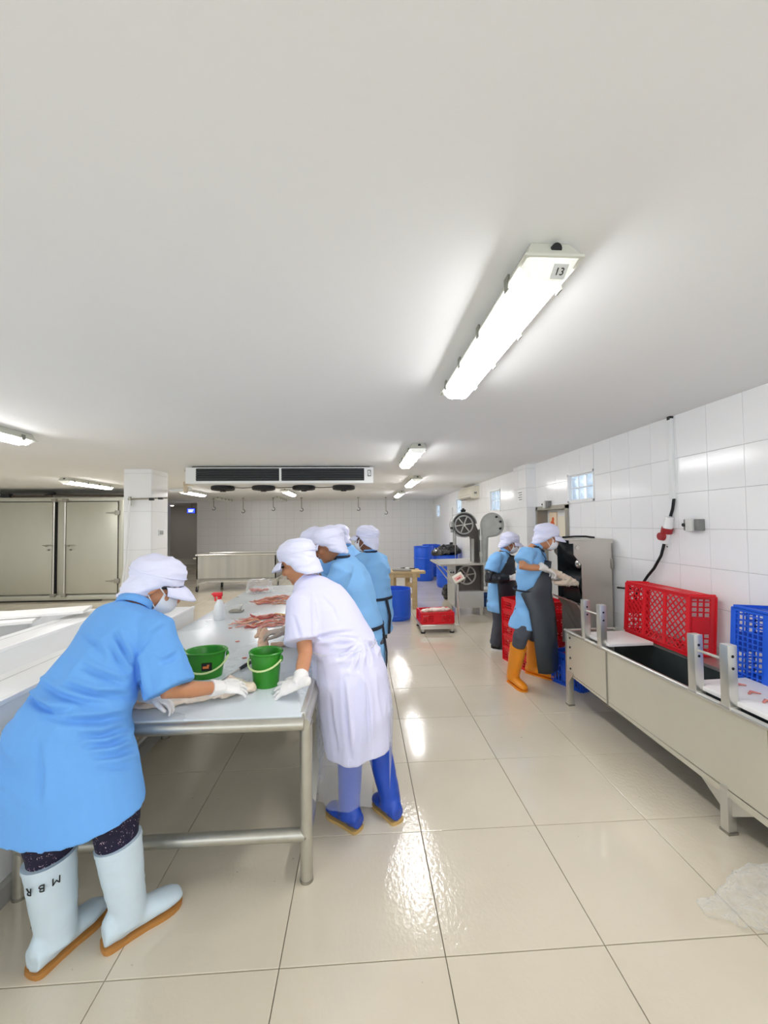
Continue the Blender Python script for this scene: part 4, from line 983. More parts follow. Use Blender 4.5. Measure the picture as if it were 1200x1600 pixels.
# ================================================================= the steel trough on the right
F2, N2 = V((1.774, 3.46, 0)), V((1.831, 1.993, 0))
ud = (N2-F2).normalized(); nd = V((-ud.y, ud.x, 0))       # ud towards the camera, nd towards the wall
if nd.x < 0: nd = -nd
Z3 = V((0, 0, 1))
def tp(s_, w_, z): return F2+ud*s_+nd*w_+Z3*z
LT, WT = 2.45, .42
tk = thing('steel_trough', 'long low stainless steel trough on legs along the right wall', 'trough', tp(.9, .2, 0))
zt0, zb0, zb1 = .632, .27, .175
def zbot(s_): return zb0+(zb1-zb0)*min(1, s_/1.75)
TKM = mat('trough_steel', '#dcd8c9', .34, .6, noise_amt=.08, nscale=3, rough_var=.06)
segs = [0.04, .56, 1.70, LT]
for s0, s1 in zip(segs, segs[1:]):
    P_ = [tp(s0, 0, zbot(s0)), tp(s1-.004, 0, zbot(s1)), tp(s1-.004, 0, zt0), tp(s0, 0, zt0)]
    mk('front_panel', B().prism(P_, nd*.006), TKM, tk)
mk('seam', B().bar(tp(.56, -.003, zbot(.56)), tp(.56, -.003, zt0), .012, .006, up=nd), STEELD, tk)
mk('rim', B().cyl(tp(0, 0, zt0+.006), tp(LT, 0, zt0+.006), .014, n=10), STEEL, tk)
mk('end_panel', B().prism([tp(.04, 0, zb0), tp(.04, WT, zb0), tp(.04, WT, zt0), tp(.04, 0, zt0)], ud*.006), TKM, tk)
mk('end_rim', B().cyl(tp(.02, 0, zt0+.006), tp(.02, WT+.19, zt0+.006), .014, n=10), STEEL, tk)
mk('end_panel', B().prism([tp(LT, 0, zb1), tp(LT, WT, zb1), tp(LT, WT, zt0), tp(LT, 0, zt0)], ud*.006), TKM, tk)
INNERM = mat('dark_wet_inside', '#454d4e', .22, .3, noise_amt=.35, nscale=5)  # inner faces coloured darker than the outer steel panels
mk('back_panel', B().prism([tp(.04, WT, zb0), tp(LT, WT, zb1), tp(LT, WT, zt0), tp(.04, WT, zt0)], nd*.006), INNERM, tk)
mk('bottom', B().prism([tp(.04, 0, zb0+.01), tp(LT, 0, zb1+.01), tp(LT, WT, zb1+.01), tp(.04, WT, zb0+.01)], Z3*.006), INNERM, tk)
mk('back_ledge', B().prism([tp(.04, WT-.0, zt0), tp(LT, WT, zt0), tp(LT, WT+.19, zt0), tp(.04, WT+.19, zt0)], Z3*.02), STEEL, tk)
for s_, ga in ((.02, 0), (1.47, 1), (2.38, 1)):
    for w_ in (.02, WT+.12):
        lg = mk('leg', B().obox(tp(s_, w_, zt0/2 if not ga else .12), (ud, nd, Z3), (.022, .024, zt0/2 if not ga else .12), .003), STEEL, tk)
        mk('foot', B().obox(tp(s_, w_, .006), (ud, nd, Z3), (.026, .028, .006)), STEELD, lg)
        if ga and w_ < .1:
            for q in (-1, 1):
                mk('gusset', B().prism([tp(s_+q*.022, w_, zbot(s_)+.02), tp(s_+q*.15, w_, zbot(s_+q*.15)+.015), tp(s_+q*.15, w_, zbot(s_)-.01), tp(s_+q*.022, w_, zbot(s_)-.10)], nd*.005), STEEL, lg)
b = B()
for z_ in (.33, .42, .51, .59): b.cyl(tp(.075, -.001, z_), tp(.075, -.006, z_), .009, n=8)
mk('bolt', b, DARK, tk)
mk('corner_bracket', B().prism([tp(.03, -.002, .30), tp(.12, -.002, .30), tp(.03, -.002, .18)], nd*-.004), STEEL, tk)
# upright posts with rods
for pi, (sa, sb) in enumerate(((.285, .49), (1.31, 1.505))):
    for s_ in (sa, sb):
        po = mk('post', B().obox(tp(s_, .014, .79), (ud, nd, Z3), (.024, .026, .165), .003), STEEL, tk)
        b = B()
        for z_ in (.90, .84): b.cyl(tp(s_+.024, .014, z_), tp(s_+.0255, .014, z_), .0075, n=10)
        mk('bolt_hole', b, BLACK, po)
        mk('post_weld', B().obox(tp(s_, .014, .642), (ud, nd, Z3), (.03, .032, .008), .004), STEEL, po)
    mk('cross_rod', B().cyl(tp(sa, .014, .87), tp(sb, .014, .87), .0075, n=10), STEEL, tk)
# white boards across the trough
for k, (s0, s1, lb) in enumerate(((.22, .55, 'white cutting board across the far end of the steel trough'), (1.25, 1.72, 'white cutting board with meat scraps across the near end of the steel trough'))):
    o = mk('cutting_board', B().obox(tp((s0+s1)/2, .205, zt0+.033), (ud, nd, Z3), ((s1-s0)/2, .175, .012), .004), BOARD, base=tp((s0+s1)/2, .26, zt0)); tag(o, lb, 'board', 'boards on the steel trough')
for k in range(3):
    c = tp(1.36+.1*k, .2-.03*k, zt0+.05)
    o = tag(mk('meat_scrap', B().tube([c, c+V((.03, .02, .002)), c+V((.06, -.005*k, 0))], [(.006, .004), (.01, .006), (.004, .003)], n=7, rnd=.7, side=(0, 1, 0)), MEAT, base=c, smooth=True), ['meat scrap farthest back on the near cutting board of the trough', 'meat scrap in the middle of the near cutting board of the trough', 'meat scrap nearest on the near cutting board of the trough'][k], 'meat scrap', 'scraps on the near board')
crate('red_crate', 'red crate standing on its side on the steel trough', (2.21, 2.965, .872), (0, 1, 0), (.06, 0, 1), (1, 0, -.06), .64, .39, .20, RED, 'diag', None, .034)
crate('blue_crate', 'blue crate standing on its side on the steel trough', (2.21, 2.01, .86), (0, 1, 0), (.06, 0, 1), (1, 0, -.06), .60, .40, .24, BLUE, 'grid', None, .03)

# ================================================================= skinning machine
mc = thing('skinning_machine', 'upright stainless steel skinning machine with dark open side by the right wall', 'machine', (2.26, 4.1, 0))
mx0, mx1, my0, my1 = 2.075, 2.455, 3.84, 4.25
zt3 = 1.40
MS = mat('machine_steel', '#cbc7bd', .32, .7, noise_amt=.08, nscale=2.5, stretch=(1, 1, .5))
for yy, nme in ((my0, 'side_plate'), (my1-.012, 'side_plate')):
    P_ = [(mx0+.07, .30), (mx1, .30), (mx1, zt3), (mx0, zt3), (mx0, zt3-.14), (mx0+.075, zt3-.24), (mx0+.075, .9)]
    mk(nme, B().prism([V((x, yy, z)) for x, z in P_], (0, .012, 0)), MS, mc)
mk('lid', B().box(mx0-.05, mx1+.01, my0-.012, my1+.012, zt3, zt3+.012, bev=.003).box(mx0-.05, mx1+.01, my0-.012, my0, zt3-.03, zt3), MS, mc)
mk('back_plate', B().box(mx1-.012, mx1, my0, my1, .3, zt3), MS, mc)
HD = mat('hood_dark', '#4a5054', .2, .7)
mk('hood', B().prism([V((mx0+.02, my0+.012, zt3)), V((mx0+.035, my0+.012, zt3)), V((mx0+.10, my0+.012, zt3-.2)), V((mx0+.26, my0+.012, zt3-.34)), V((mx0+.25, my0+.012, zt3-.35)), V((mx0+.085, my0+.012, zt3-.205))], (0, my1-my0-.024, 0)), HD, mc)
mk('liner', B().box(mx0+.27, mx0+.28, my0+.012, my1-.012, .4, zt3).box(mx0+.08, mx0+.28, my0+.012, my0+.016, .8, zt3-.24).box(mx0+.03, mx0+.28, my1-.016, my1-.012, .75, zt3), HD, mc)
mk('knob_ball', B().ell((mx0+.10, my0+.10, 1.16), ((1, 0, 0), (0, 1, 0), (0, 0, 1)), (.03, .045, .045)), STEEL, mc)
mk('roller', B().cyl((mx0+.16, my0+.02, .98), (mx0+.16, my1-.02, .98), .10, n=28), mat('roller_dark', '#1f2528', .3, .3), mc)
mk('guard', B().prism([V((mx0+.05, my0+.012, .93)), V((mx0+.08, my0+.012, .78)), V((mx0+.3, my0+.012, .70)), V((mx0+.3, my0+.012, .72)), V((mx0+.09, my0+.012, .80))], (0, my1-my0-.024, 0)), mat('guard_dark', '#22282c', .3, .6), mc)
mk('apron_plate', B().prism([V((mx0-.03, my0+.02, .80)), V((mx0+.1, my0+.02, .74)), V((mx0+.1, my0+.02, .755)), V((mx0-.03, my0+.02, .815))], (0, my1-my0-.04, 0)), MS, mc)
mk('chute', B().prism([V((mx0+.02, my0+.02, .78)), V((mx0+.26, my0+.02, .36)), V((mx0+.30, my0+.02, .36)), V((mx0+.1, my0+.02, .78))], (0, .02, 0)).prism([V((mx0+.02, my1-.04, .78)), V((mx0+.26, my1-.04, .36)), V((mx0+.30, my1-.04, .36)), V((mx0+.1, my1-.04, .78))], (0, .02, 0)).prism([V((mx0+.1, my0+.02, .74)), V((mx0+.30, my0+.02, .36)), V((mx0+.31, my0+.02, .36)), V((mx0+.11, my0+.02, .74))], (0, my1-my0-.04, 0)), MS, mc)
for (x, y) in ((mx0+.27, my0+.03), (mx1-.03, my0+.03), (mx0+.27, my1-.03), (mx1-.03, my1-.03)):
    mk('leg', B().box(x-.02, x+.02, y-.02, y+.02, 0, .34), MS, mc)
mk('hinge', B().cyl((mx0+.03, my0-.004, zt3-.07), (mx0+.03, my0-.02, zt3-.07), .018, n=14), STEEL, mc)
mk('latch', B().box(mx1-.015, mx1+.012, my0-.012, my0, 1.12, 1.22, bev=.003), STEELD, mc)
mk('top_cable', B().tube([(mx0+.05, my0+.32, zt3+.02), (mx0+.15, my0+.25, zt3+.03), (mx0+.25, my0+.22, zt3+.03), (mx0+.33, my0+.2, zt3+.018)], .010, n=8), BLACK, mc)

# ================================================================= clear bag on the floor
c = PZ(1200, 1432)
b = B().ring_loft([(c+V((-.24, .05, .012)), (0, 1, 0), (0, 0, 1), .03, .010), (c+V((-.15, .02, .02)), (0, 1, 0), (0, 0, 1), .07, .018), (c+V((-.06, .0, .05)), (0, 1, 0), (0, 0, 1), .12, .045), (c+V((.06, -.01, .07)), (0, 1, 0), (0, 0, 1), .15, .065), (c+V((.2, -.02, .06)), (0, 1, 0), (0, 0, 1), .13, .055), (c+V((.26, -.02, .04)), (0, 1, 0), (0, 0, 1), .06, .03)])
o = mkblob('plastic_bag', b, film('clear_bag', '#f2f5f5', .05, .5, .08, 26, .9), base=c, voxel=.008, smooth_it=1, wr=crump(.016, 20, 8.)); tag(o, 'crumpled clear plastic bag lying on the floor at lower right', 'bag')
# ================================================================= people
SKIN = {k: mat('skin_'+k, c, .5, noise_amt=.05, nscale=18, sss=.12) for k, c in (('tan', '#c58a63'), ('brown', '#a8704c'), ('deep', '#8a5a40'))}
BLUEC = mat('blue_cotton', '#6ba9ec', .85, noise_amt=.03, nscale=5, bump=.12, bscale=260)
BLUE2 = mat('light_blue_cotton', '#86bdf0', .85, noise_amt=.03, nscale=5, bump=.1, bscale=200)
WHITEC = mat('white_cotton', '#dcdcf6', .85, noise_amt=.02, nscale=6, bump=.1, bscale=260)
CAPM = mat('cap_cotton', '#e2e4fa', .85, noise_amt=.02, nscale=6, bump=.1, bscale=220)
MASKM = mat('mask_white', '#eef0f4', .8)
MASKB = mat('mask_blue', '#a9cdf0', .8)
GLOVE = mat('glove_latex', '#ece9e6', .4, noise_amt=.06, nscale=30, bump=.25, bscale=70)
GLOVEG = mat('glove_grey', '#b5a79c', .5, noise_amt=.08, nscale=30, bump=.2, bscale=70)
BOOTW = mat('boot_white', '#d3e4ee', .42, noise_amt=.06, nscale=10)
BOOTB = mat('boot_blue', '#1f4bb5', .35, noise_amt=.12, nscale=10)
BOOTO = mat('boot_orange', '#f0941f', .38, noise_amt=.06, nscale=9)
SOLE = mat('sole_tan', '#b9803f', .6, noise_amt=.1, nscale=20)
SOLEY = mat('sole_yellow', '#c7a463', .6, noise_amt=.1, nscale=20)
APRON = mat('apron_black', '#3a4149', .42, noise_amt=.14, nscale=7, bump=.1, bscale=24)
STRAP = mat('strap_navy', '#1b2433', .7)
DENIM = mat('trouser_grey', '#4c505a', .85, noise_amt=.12, nscale=14)
EYEM = mat('eye_dark', '#17110e', .3)
HAIR = mat('hair_black', '#191413', .6)
CLEAR = film('clear_apron', '#e8ecfb', .12, .5, .10, 14, .6)
def speckle():
    m = bpy.data.materials.new('printed_trousers'); m.use_nodes = True; nt = m.node_tree; b = nt.nodes['Principled BSDF']; b.inputs['Roughness'].default_value = .8
    tc = nt.nodes.new('ShaderNodeTexCoord'); v = nt.nodes.new('ShaderNodeTexVoronoi'); v.inputs['Scale'].default_value = 62; v.feature = 'F1'
    n = nt.nodes.new('ShaderNodeTexNoise'); n.inputs['Scale'].default_value = 30
    ad = nt.nodes.new('ShaderNodeMix'); ad.data_type = 'RGBA'; ad.blend_type = 'ADD'; ad.inputs[0].default_value = .06
    nt.links.new(tc.outputs['Object'], ad.inputs[6]); nt.links.new(n.outputs['Color'], ad.inputs[7]); nt.links.new(ad.outputs[2], v.inputs['Vector'])
    cr_ = nt.nodes.new('ShaderNodeValToRGB'); cr_.color_ramp.interpolation = 'CONSTANT'
    e = cr_.color_ramp.elements; e[0].position = 0; e[0].color = (*hexc('#d8c9c9'), 1); e[1].position = .16; e[1].color = (*hexc('#6b4a66'), 1)
    k = e.new(.22); k.color = (*hexc('#191330'), 1)
    nt.links.new(v.outputs['Distance'], cr_.inputs[0]); nt.links.new(cr_.outputs[0], b.inputs['Base Color']); return m
SPECK = speckle()

def fold(amp, fx=(3, 3, 14), seed=0., amp2=None, f2=9.):
    """cloth folds: ridged noise stretched across fx"""
    def g(co, no):
        a = noise.noise(V((co.x*fx[0]+seed, co.y*fx[1]+seed*.7, co.z*fx[2])))
        c = noise.noise(V((co.x*f2, co.y*f2+seed, co.z*f2)))
        return amp*((1-2.2*abs(a))*.8+.5*c)
    return g
def frame(f, up=(0, 0, 1)):
    f = V(f).normalized(); r = f.cross(V(up)).normalized(); return f, r, r.cross(f)

def add_hand(b, wrist, d, palm, side, curl=.35, L=1., spread=.26, thumb=.5):
    """hand from the wrist along d; palm = direction the palm faces; side = towards the thumb"""
    d = V(d).normalized(); palm = V(palm); palm = (palm-d*palm.dot(d)).normalized(); side = V(side); side = (side-d*side.dot(d)-palm*side.dot(palm)).normalized()
    w_ = V(wrist)
    b.tube([w_-d*.045*L, w_+d*.0*L, w_+d*.035*L, w_+d*.075*L, w_+d*.095*L], [(.024*L, .020*L), (.026*L, .019*L), (.038*L, .017*L), (.043*L, .0155*L), (.040*L, .013*L)], n=16, side=side, rnd=.8)
    for k, (off, ln) in enumerate(((.030, .068), (.0105, .076), (-.0095, .070), (-.029, .056))):
        p = w_+d*(.088*L)+side*off*L; a = curl*.5; pts = [p-d*.03*L, p]
        dirv = (d+side*(off/.03)*spread).normalized()
        for q in (.44, .32, .26):
            dd = dirv*math.cos(a)+palm*math.sin(a); p = p+dd*(ln*q*L); pts.append(p); a += curl
        b.tube(pts, [.0098*L, .0096*L, .0090*L, .0080*L, .0070*L], n=9, rnd=1)
    p = w_+d*.02*L+side*.026*L+palm*.006*L; td = (d*.75+side*.62+palm*.25*thumb).normalized()
    q = p+td*.045*L; e = q+(td*.55+d*.7+palm*.25*thumb).normalized()*.032*L; g_ = e+(td*.2+d*.95+palm*.2).normalized()*.024*L
    b.tube([p, q, e, g_], [.016*L, .0135*L, .0115*L, .009*L], n=9, rnd=1)

def add_head(b, c, f, r, u, s=1.):
    """skull, jaw, nose, ears, brow, chin"""
    b.ell(c+u*.03*s-f*.012*s, (r, f, u), (.076*s, .095*s, .092*s))
    b.ell(c+f*.022*s-u*.045*s, (r, f, u), (.060*s, .074*s, .078*s))
    b.ell(c+f*.062*s-u*.098*s, (r, f, u), (.030*s, .028*s, .022*s), n=12, m=8)
    b.tube([c+f*.088*s+u*.022*s, c+f*.103*s-u*.005*s, c+f*.112*s-u*.024*s], [.010*s, .013*s, .016*s], n=10, rnd=.9)
    for q in (-1, 1):
        b.ell(c+r*(.076*s*q)-u*.012*s-f*.008*s, (r, f, u), (.010*s, .024*s, .034*s), n=12, m=8)
        b.ell(c+r*(.034*s*q)+f*.074*s+u*.032*s, (r, f, u), (.030*s, .014*s, .010*s), n=10, m=6)
        b.ell(c+r*(.042*s*q)+f*.062*s-u*.028*s, (r, f, u), (.026*s, .022*s, .024*s), n=10, m=6)
    b.ell(c+f*.086*s-u*.062*s, (r, f, u), (.026*s, .012*s, .012*s), n=10, m=6)

def boot(person, ankle, heel, toe, top, mt, sole_m, rs=.056, lb=None, label=None, sc=1.):
    """rubber boot: shaft from `top` to the ankle, foot from heel to toe standing on the floor"""
    heel, toe, top = V(heel), V(toe), V(top); d = (toe-heel); d.z = 0; L = d.length; d.normalize(); sd = V((-d.y, d.x, 0))
    hz, tz_ = heel.z, toe.z
    ank = heel+d*.075*sc+V((0, 0, .10*sc))
    b = B()
    b.tube([top+V((0, 0, 0)), top*.66+ank*.34, top*.3+ank*.7, ank, ank-V((0, 0, .05*sc))], [rs*1.16, rs*1.1, rs*1.0, rs*.92, rs*.95], n=20)
    f0 = heel+d*.03*sc+V((0, 0, .03*sc))
    k = [(.0, .036, .048), (.14, .040, .066), (.30, .042, .068), (.5, .043, .052), (.72, .048, .042), (.9, .042, .034), (1.0, .026, .024)]
    b.ring_loft([(heel+d*(L*q*.985+.004)+V((0, 0, .018+hh*.62*sc+(tz_-hz)*q)), sd, V((0, 0, 1)), ww*sc, hh*.72*sc) for q, ww, hh in k], n=20)
    b.ell(heel+d*.055*sc+V((0, 0, .065*sc)), (sd, d, V((0, 0, 1))), (.043*sc, .056*sc, .06*sc))
    bo = mkblob('boot', b, mt, person, voxel=.0075, smooth_it=3, wr=fold(.0022, (10, 10, 22), L*50))
    if label: bo['label'] = label
    # sole outline
    outl = []
    pr = [(-.014, .0), (-.010, .014), (.0, .027), (.03, .037), (.07, .0405), (.14, .041), (.3, .040), (.5, .042), (.62, .047), (.74, .050), (.84, .048), (.92, .041), (.98, .027), (1.01, .013), (1.02, .0)]
    for q, ww in pr: outl.append(heel+d*(L*q)+sd*(ww*sc)+V((0, 0, (tz_-hz)*max(0, q))))
    for q, ww in reversed(pr[1:-1]): outl.append(heel+d*(L*q)-sd*(ww*sc)+V((0, 0, (tz_-hz)*max(0, q))))
    so = mk('sole', B().prism(outl, (0, 0, .015*sc)), sole_m, bo)
    # top cuff edge
    ax = (top-ank).normalized()
    mk('cuff', B().tube([top-ax*.012, top+ax*.004], rs*1.2, n=24), mt, bo)
    return bo

def cap_hat(person, c, f, r, u, s=1., brim=1., drape=1., puff=1., seed=0.):
    b = B()
    ft = (f+u*.30).normalized(); ut = (u-f*.30).normalized(); k0 = c+u*.012*s-f*.014*s           # the cap sits tilted back
    b.ell(k0+ut*.046*s, (r, ft, ut), (.090*s, .110*s, .074*s*puff))                              # crown
    b.ring_loft([(k0, r, ft, .089*s, .110*s), (k0+ut*.030*s, r, ft, .093*s, .115*s), (k0+ut*.062*s*puff, r, ft, .092*s, .113*s), (k0+ut*.092*s*puff, r, ft, .078*s, .095*s)])
    if drape:
        fd = (f+u*.72).normalized(); fe = (f+u*.5).normalized()
        b.ring_loft([(c-f*.050*s-u*.078*s*drape, r, fd, .086*s, .072*s), (c-f*.040*s-u*.045*s*drape, r, fd, .095*s, .086*s), (c-f*.030*s-u*.010*s, r, fe, .097*s, .096*s), (c-f*.020*s+u*.03*s, r, fe, .093*s, .104*s)], pw=.9)
    h = mkblob('cap', b, CAPM, person, voxel=.0075, smooth_it=3, wr=fold(.0075, (9, 9, 34), seed, f2=16))
    # band seam
    pts = [k0+ut*.036*s+r*(.0965*s*math.cos(2*PI*i/36))+ft*(.119*s*math.sin(2*PI*i/36)) for i in range(37)]
    mk('band_seam', B().tube(pts, .0028*s, n=6), CAPM, h)
    if brim:
        top, bot = [], []
        b = B(); n, mrow = 18, 5; rows = []
        for j in range(mrow):
            q = j/(mrow-1)
            rows.append([c+u*(.048-.010*q*brim-.022*q*q)*s - f*.012*s + r*((.094+.004*q)*math.sin(a)*s) + f*((.112+.078*q*brim*math.cos(a)**.6)*math.cos(a)*s) - u*(.032*abs(math.sin(a))**2*s) for a in [math.radians(-62+124*i/n) for i in range(n+1)]])
        for j in range(mrow-1):
            for i in range(n):
                b.quad(rows[j][i], rows[j][i+1], rows[j+1][i+1], rows[j+1][i])
        bmesh.ops.remove_doubles(b.bm, verts=b.bm.verts, dist=1e-5)
        bo = mk('brim', b, CAPM, h, smooth=True)
        md = bo.modifiers.new('t', 'SOLIDIFY'); md.thickness = .006*s; md.offset = 0
    return h

def face_mask(person, c, f, r, u, s=1., mt=None, low=0.):
    b = B(); n, mm = 16, 10; cc = c+f*.030*s-u*(.048+low)*s; rows = []
    for j in range(mm+1):
        el = math.radians(-72+106*j/mm)
        rows.append([cc + r*(.068*s*math.cos(el)*math.sin(a)) + f*(.089*s*math.cos(el)*math.cos(a)) + u*(.066*s*math.sin(el)) for a in [math.radians(-78+156*i/n) for i in range(n+1)]])
    for j in range(mm):
        for i in range(n): b.quad(rows[j][i], rows[j][i+1], rows[j+1][i+1], rows[j+1][i])
    bmesh.ops.remove_doubles(b.bm, verts=b.bm.verts, dist=1e-5)
    m_ = mk('face_mask', b, mt or MASKM, person, smooth=True)
    md = m_.modifiers.new('t', 'SOLIDIFY'); md.thickness = .004; md.offset = 1
    for q in (-1, 1):
        e = c+r*(.080*s*q)-u*.0*s-f*.012*s
        mk('ear_loop', B().tube([cc+r*(.066*s*q)+f*.026*s+u*.036*s, c+r*(.079*s*q)+f*.012*s+u*.012*s, e+u*.012*s], .0026*s, n=6).tube([cc+r*(.064*s*q)+f*.018*s-u*.030*s, c+r*(.077*s*q)+f*.0*s-u*.045*s, e-u*.03*s], .0026*s, n=6), MASKM, m_)
    return m_

def face_bits(person, c, f, r, u, s=1., mouth=True, hair=False):
    for q in (-1, 1):
        mk('eye', B().ell(c+r*(.033*s*q)+f*.083*s+u*.010*s, (r, f, u), (.014*s, .008*s, .006*s), n=10, m=6), EYEM, person, smooth=True)
        mk('eyebrow', B().tube([c+r*(.014*s*q)+f*.092*s+u*.030*s, c+r*(.034*s*q)+f*.089*s+u*.036*s, c+r*(.052*s*q)+f*.074*s+u*.030*s], .0045*s, n=6, rnd=1), HAIR, person)
    if mouth: mk('lips', B().tube([c-r*.022*s+f*.090*s-u*.062*s, c+f*.099*s-u*.060*s, c+r*.022*s+f*.090*s-u*.062*s], [.004*s, .007*s, .004*s], n=8, rnd=1), mat('lips', '#8a4238', .4), person)
    if hair: mk('hair', B().tube([c+r*.071*s+f*.03*s+u*.016*s, c+r*.056*s+f*.064*s+u*.03*s, c+f*.084*s+u*.046*s, c-r*.056*s+f*.064*s+u*.03*s, c-r*.071*s+f*.03*s+u*.016*s], .010*s, n=8, rnd=1).tube([c-r*.07*s-f*.05*s-u*.04*s, c-f*.092*s-u*.05*s, c+r*.07*s-f*.05*s-u*.04*s], .014*s, n=8, rnd=1), HAIR, person)

def limb(b, pts, rad, n=14): b.tube(pts, rad, n=n, rnd=.9)

def torso_rings(J, hem, sizes, rt):
    """sleeveless garment loft; sizes: list of (t, a, b) along hem -> hips -> waist -> chest -> shoulders -> neck"""
    out = []
    for (c, ax, a, bb) in sizes:
        ax = V(ax).normalized(); sd = (V(rt)-ax*V(rt).dot(ax)).normalized(); dp = ax.cross(sd)
        out.append((c, sd, dp, a, bb))
    return out

def build_person(label, base, skin, head_c, head_f, neck, torso, rt, arms, legs, head_s=1., head_up=(0, 0, 1), group=None):
    """body: ONE continuous mesh. torso: list of (centre, half width, half depth) pelvis -> shoulders.
       arms: (shoulder, elbow, wrist); legs: (hip, knee, ankle, toe)"""
    f, r, u = frame(head_f, head_up)
    b = B(); c = V(head_c); s = head_s
    add_head(b, c, f, r, u, s)
    nk = V(neck)
    b.tube([nk, nk*.5+(c-u*.07*s-f*.02*s)*.5, c-u*.03*s-f*.02*s], [.062, .052, .056], n=16, rnd=.5)
    rings = []
    for i, (cc, a, bb) in enumerate(torso):
        p0 = torso[max(0, i-1)][0]; p1 = torso[min(len(torso)-1, i+1)][0]
        ax = (V(p1)-V(p0)).normalized(); sd = (V(rt)-ax*V(rt).dot(ax)).normalized()
        rings.append((cc, sd, ax.cross(sd), a, bb))
    b.ring_loft(rings, n=24)
    b.tube([V(torso[-1][0]), nk], [.07, .058], n=16, rnd=.5)
    for sh, el, wr_ in arms:
        sh, el, wr_ = V(sh), V(el), V(el)*.08+V(wr_)*.92
        limb(b, [V(torso[-1][0])*.35+sh*.65, sh, sh*.5+el*.5, el, el*.55+wr_*.45, wr_], [.05, .052, .046, .038, .036, .026])
        pass
    for hp, kn_, an, to in legs:
        hp, kn_, an, to = V(hp), V(kn_), V(an), V(to)
        limb(b, [hp, hp*.5+kn_*.5, kn_, kn_*.55+an*.45, an], [.080, .064, .046, .040, .032])
        to = an*.5+to*.5; b.tube([an-V((0, 0, .02)), an*.5+to*.5-V((0, 0, .015)), to], [(.030, .032), (.032, .022), (.024, .012)], n=12, rnd=.6)
    p = mkblob('person', b, skin, None, base=base, voxel=.0085, smooth_it=2)
    tag(p, label, 'person', group)
    return p, (c, f, r, u)

def creases(lines, amp=.012, wpx=4.5, base=None):
    """pressed folds along polylines given as points of the photograph; only on the side that faces the viewer"""
    L_ = [([V(q) for q in pts], k) for pts, k in lines]
    def g(co, no):
        d = base(co, no) if base else 0.
        q = co-EYE; z = q.dot(CF)
        if no.dot(q) > 0: return d
        p = V((600+FPX*q.dot(CR)/z, 800-FPX*q.dot(CU)/z)); ww = wpx*2.0/z
        for pts, k in L_:
            best = None; n = len(pts)-1
            for i in range(n):
                a = pts[i]; ab = pts[i+1]-a; t = max(0, min(1, (p-a).dot(ab)/ab.length_squared)); e = p-(a+ab*t); L = e.length
                if best is None or L < best[0]: best = (L, (i+t)/n, ab.x*e.y-ab.y*e.x)
            L, s_, cr_ = best
            if L < 3.2*ww:
                sg = -1 if cr_ > 0 else 1; tap = math.sin(PI*min(1, max(0, s_)))**.7
                d += amp*k*tap*(-math.exp(-(L/ww)**2) + .7*math.exp(-((L*sg-1.5*ww)/ww)**2))
        return max(-.022, min(.022, d))
    return g
def garment(name, person, spec, sleeves, mt, wr=None, voxel=.009, smooth_it=4, extra=None, n=32):
    """spec: (centre, axis, side, a, b); sleeves: (points, radii)"""
    b = B(); rings = []
    for (c, ax, sd, a, bb) in spec:
        ax = V(ax).normalized(); sd = V(sd); sd = (sd-ax*sd.dot(ax)).normalized()
        rings.append((c, sd, ax.cross(sd), a, bb))
    b.ring_loft(rings, n=n, pw=.92)
    for pts, rad in sleeves: b.tube(pts, rad, n=18, rnd=.0)
    if extra: extra(b)
    return mkblob(name, b, mt, person, voxel=voxel, smooth_it=smooth_it, wr=wr)

def strap(person, pts, w_=.03, t=.004, mt=None, name='apron_strap', nrm=(0, -1, 0)):
    b = B(); pts = [V(p) for p in pts]
    b.tube(pts, [(w_/2, t)]*len(pts), n=8, side=nrm)
    return mk(name, b, mt or STRAP, person)
def trousers(person, legs, mt, pel, r0=.10, r1=.075, wr=None, r2=None):
    b = B(); b.ell(pel, ((1, 0, 0), (0, 1, 0), (0, 0, 1)), (.17, .13, .13))
    for hp, kn_, an in legs: b.tube([hp, V(hp)*.5+V(kn_)*.5, kn_, V(kn_)*.5+V(an)*.5, an], [r0*1.05, r0, r1*1.08, r1 if r2 is None else (r1+r2)/2, r1*.95 if r2 is None else r2], n=16, rnd=.5)
    return mkblob('trousers', b, mt, person, voxel=.011, smooth_it=3, wr=wr or fold(.005, (8, 8, 18), 2.))
def glove(person, wrist, d, palm, side, mt=GLOVE, cuff=.06, arm=None, **kw):
    b = B(); add_hand(b, wrist, d, palm, side, **kw)
    dd = V(d).normalized(); w_ = V(wrist)
    ad = (V(arm)-w_).normalized() if arm is not None else -dd
    b.tube([w_+ad*cuff, w_+ad*.02, w_+dd*.02], [.037, .034, .029], n=16)
    return mkblob('glove', b, mt, person, voxel=.0042, smooth_it=1, fac=.4, wr=fold(.0012, (40, 40, 40), 1., f2=50))
def collar(person, c, ax, rad, hgt, mt, side=(1, 0, 0)):
    ax = V(ax).normalized()
    b = B().tube([V(c), V(c)+ax*hgt*.5, V(c)+ax*hgt], [(rad*1.08, rad*.98), (rad*1.0, rad*.92), (rad*1.04, rad*.95)], n=24, cap=False, side=side)
    o = mk('collar', b, mt, person, smooth=True); md = o.modifiers.new('t', 'SOLIDIFY'); md.thickness = .005
    return o
Zu = V((0, 0, 1))

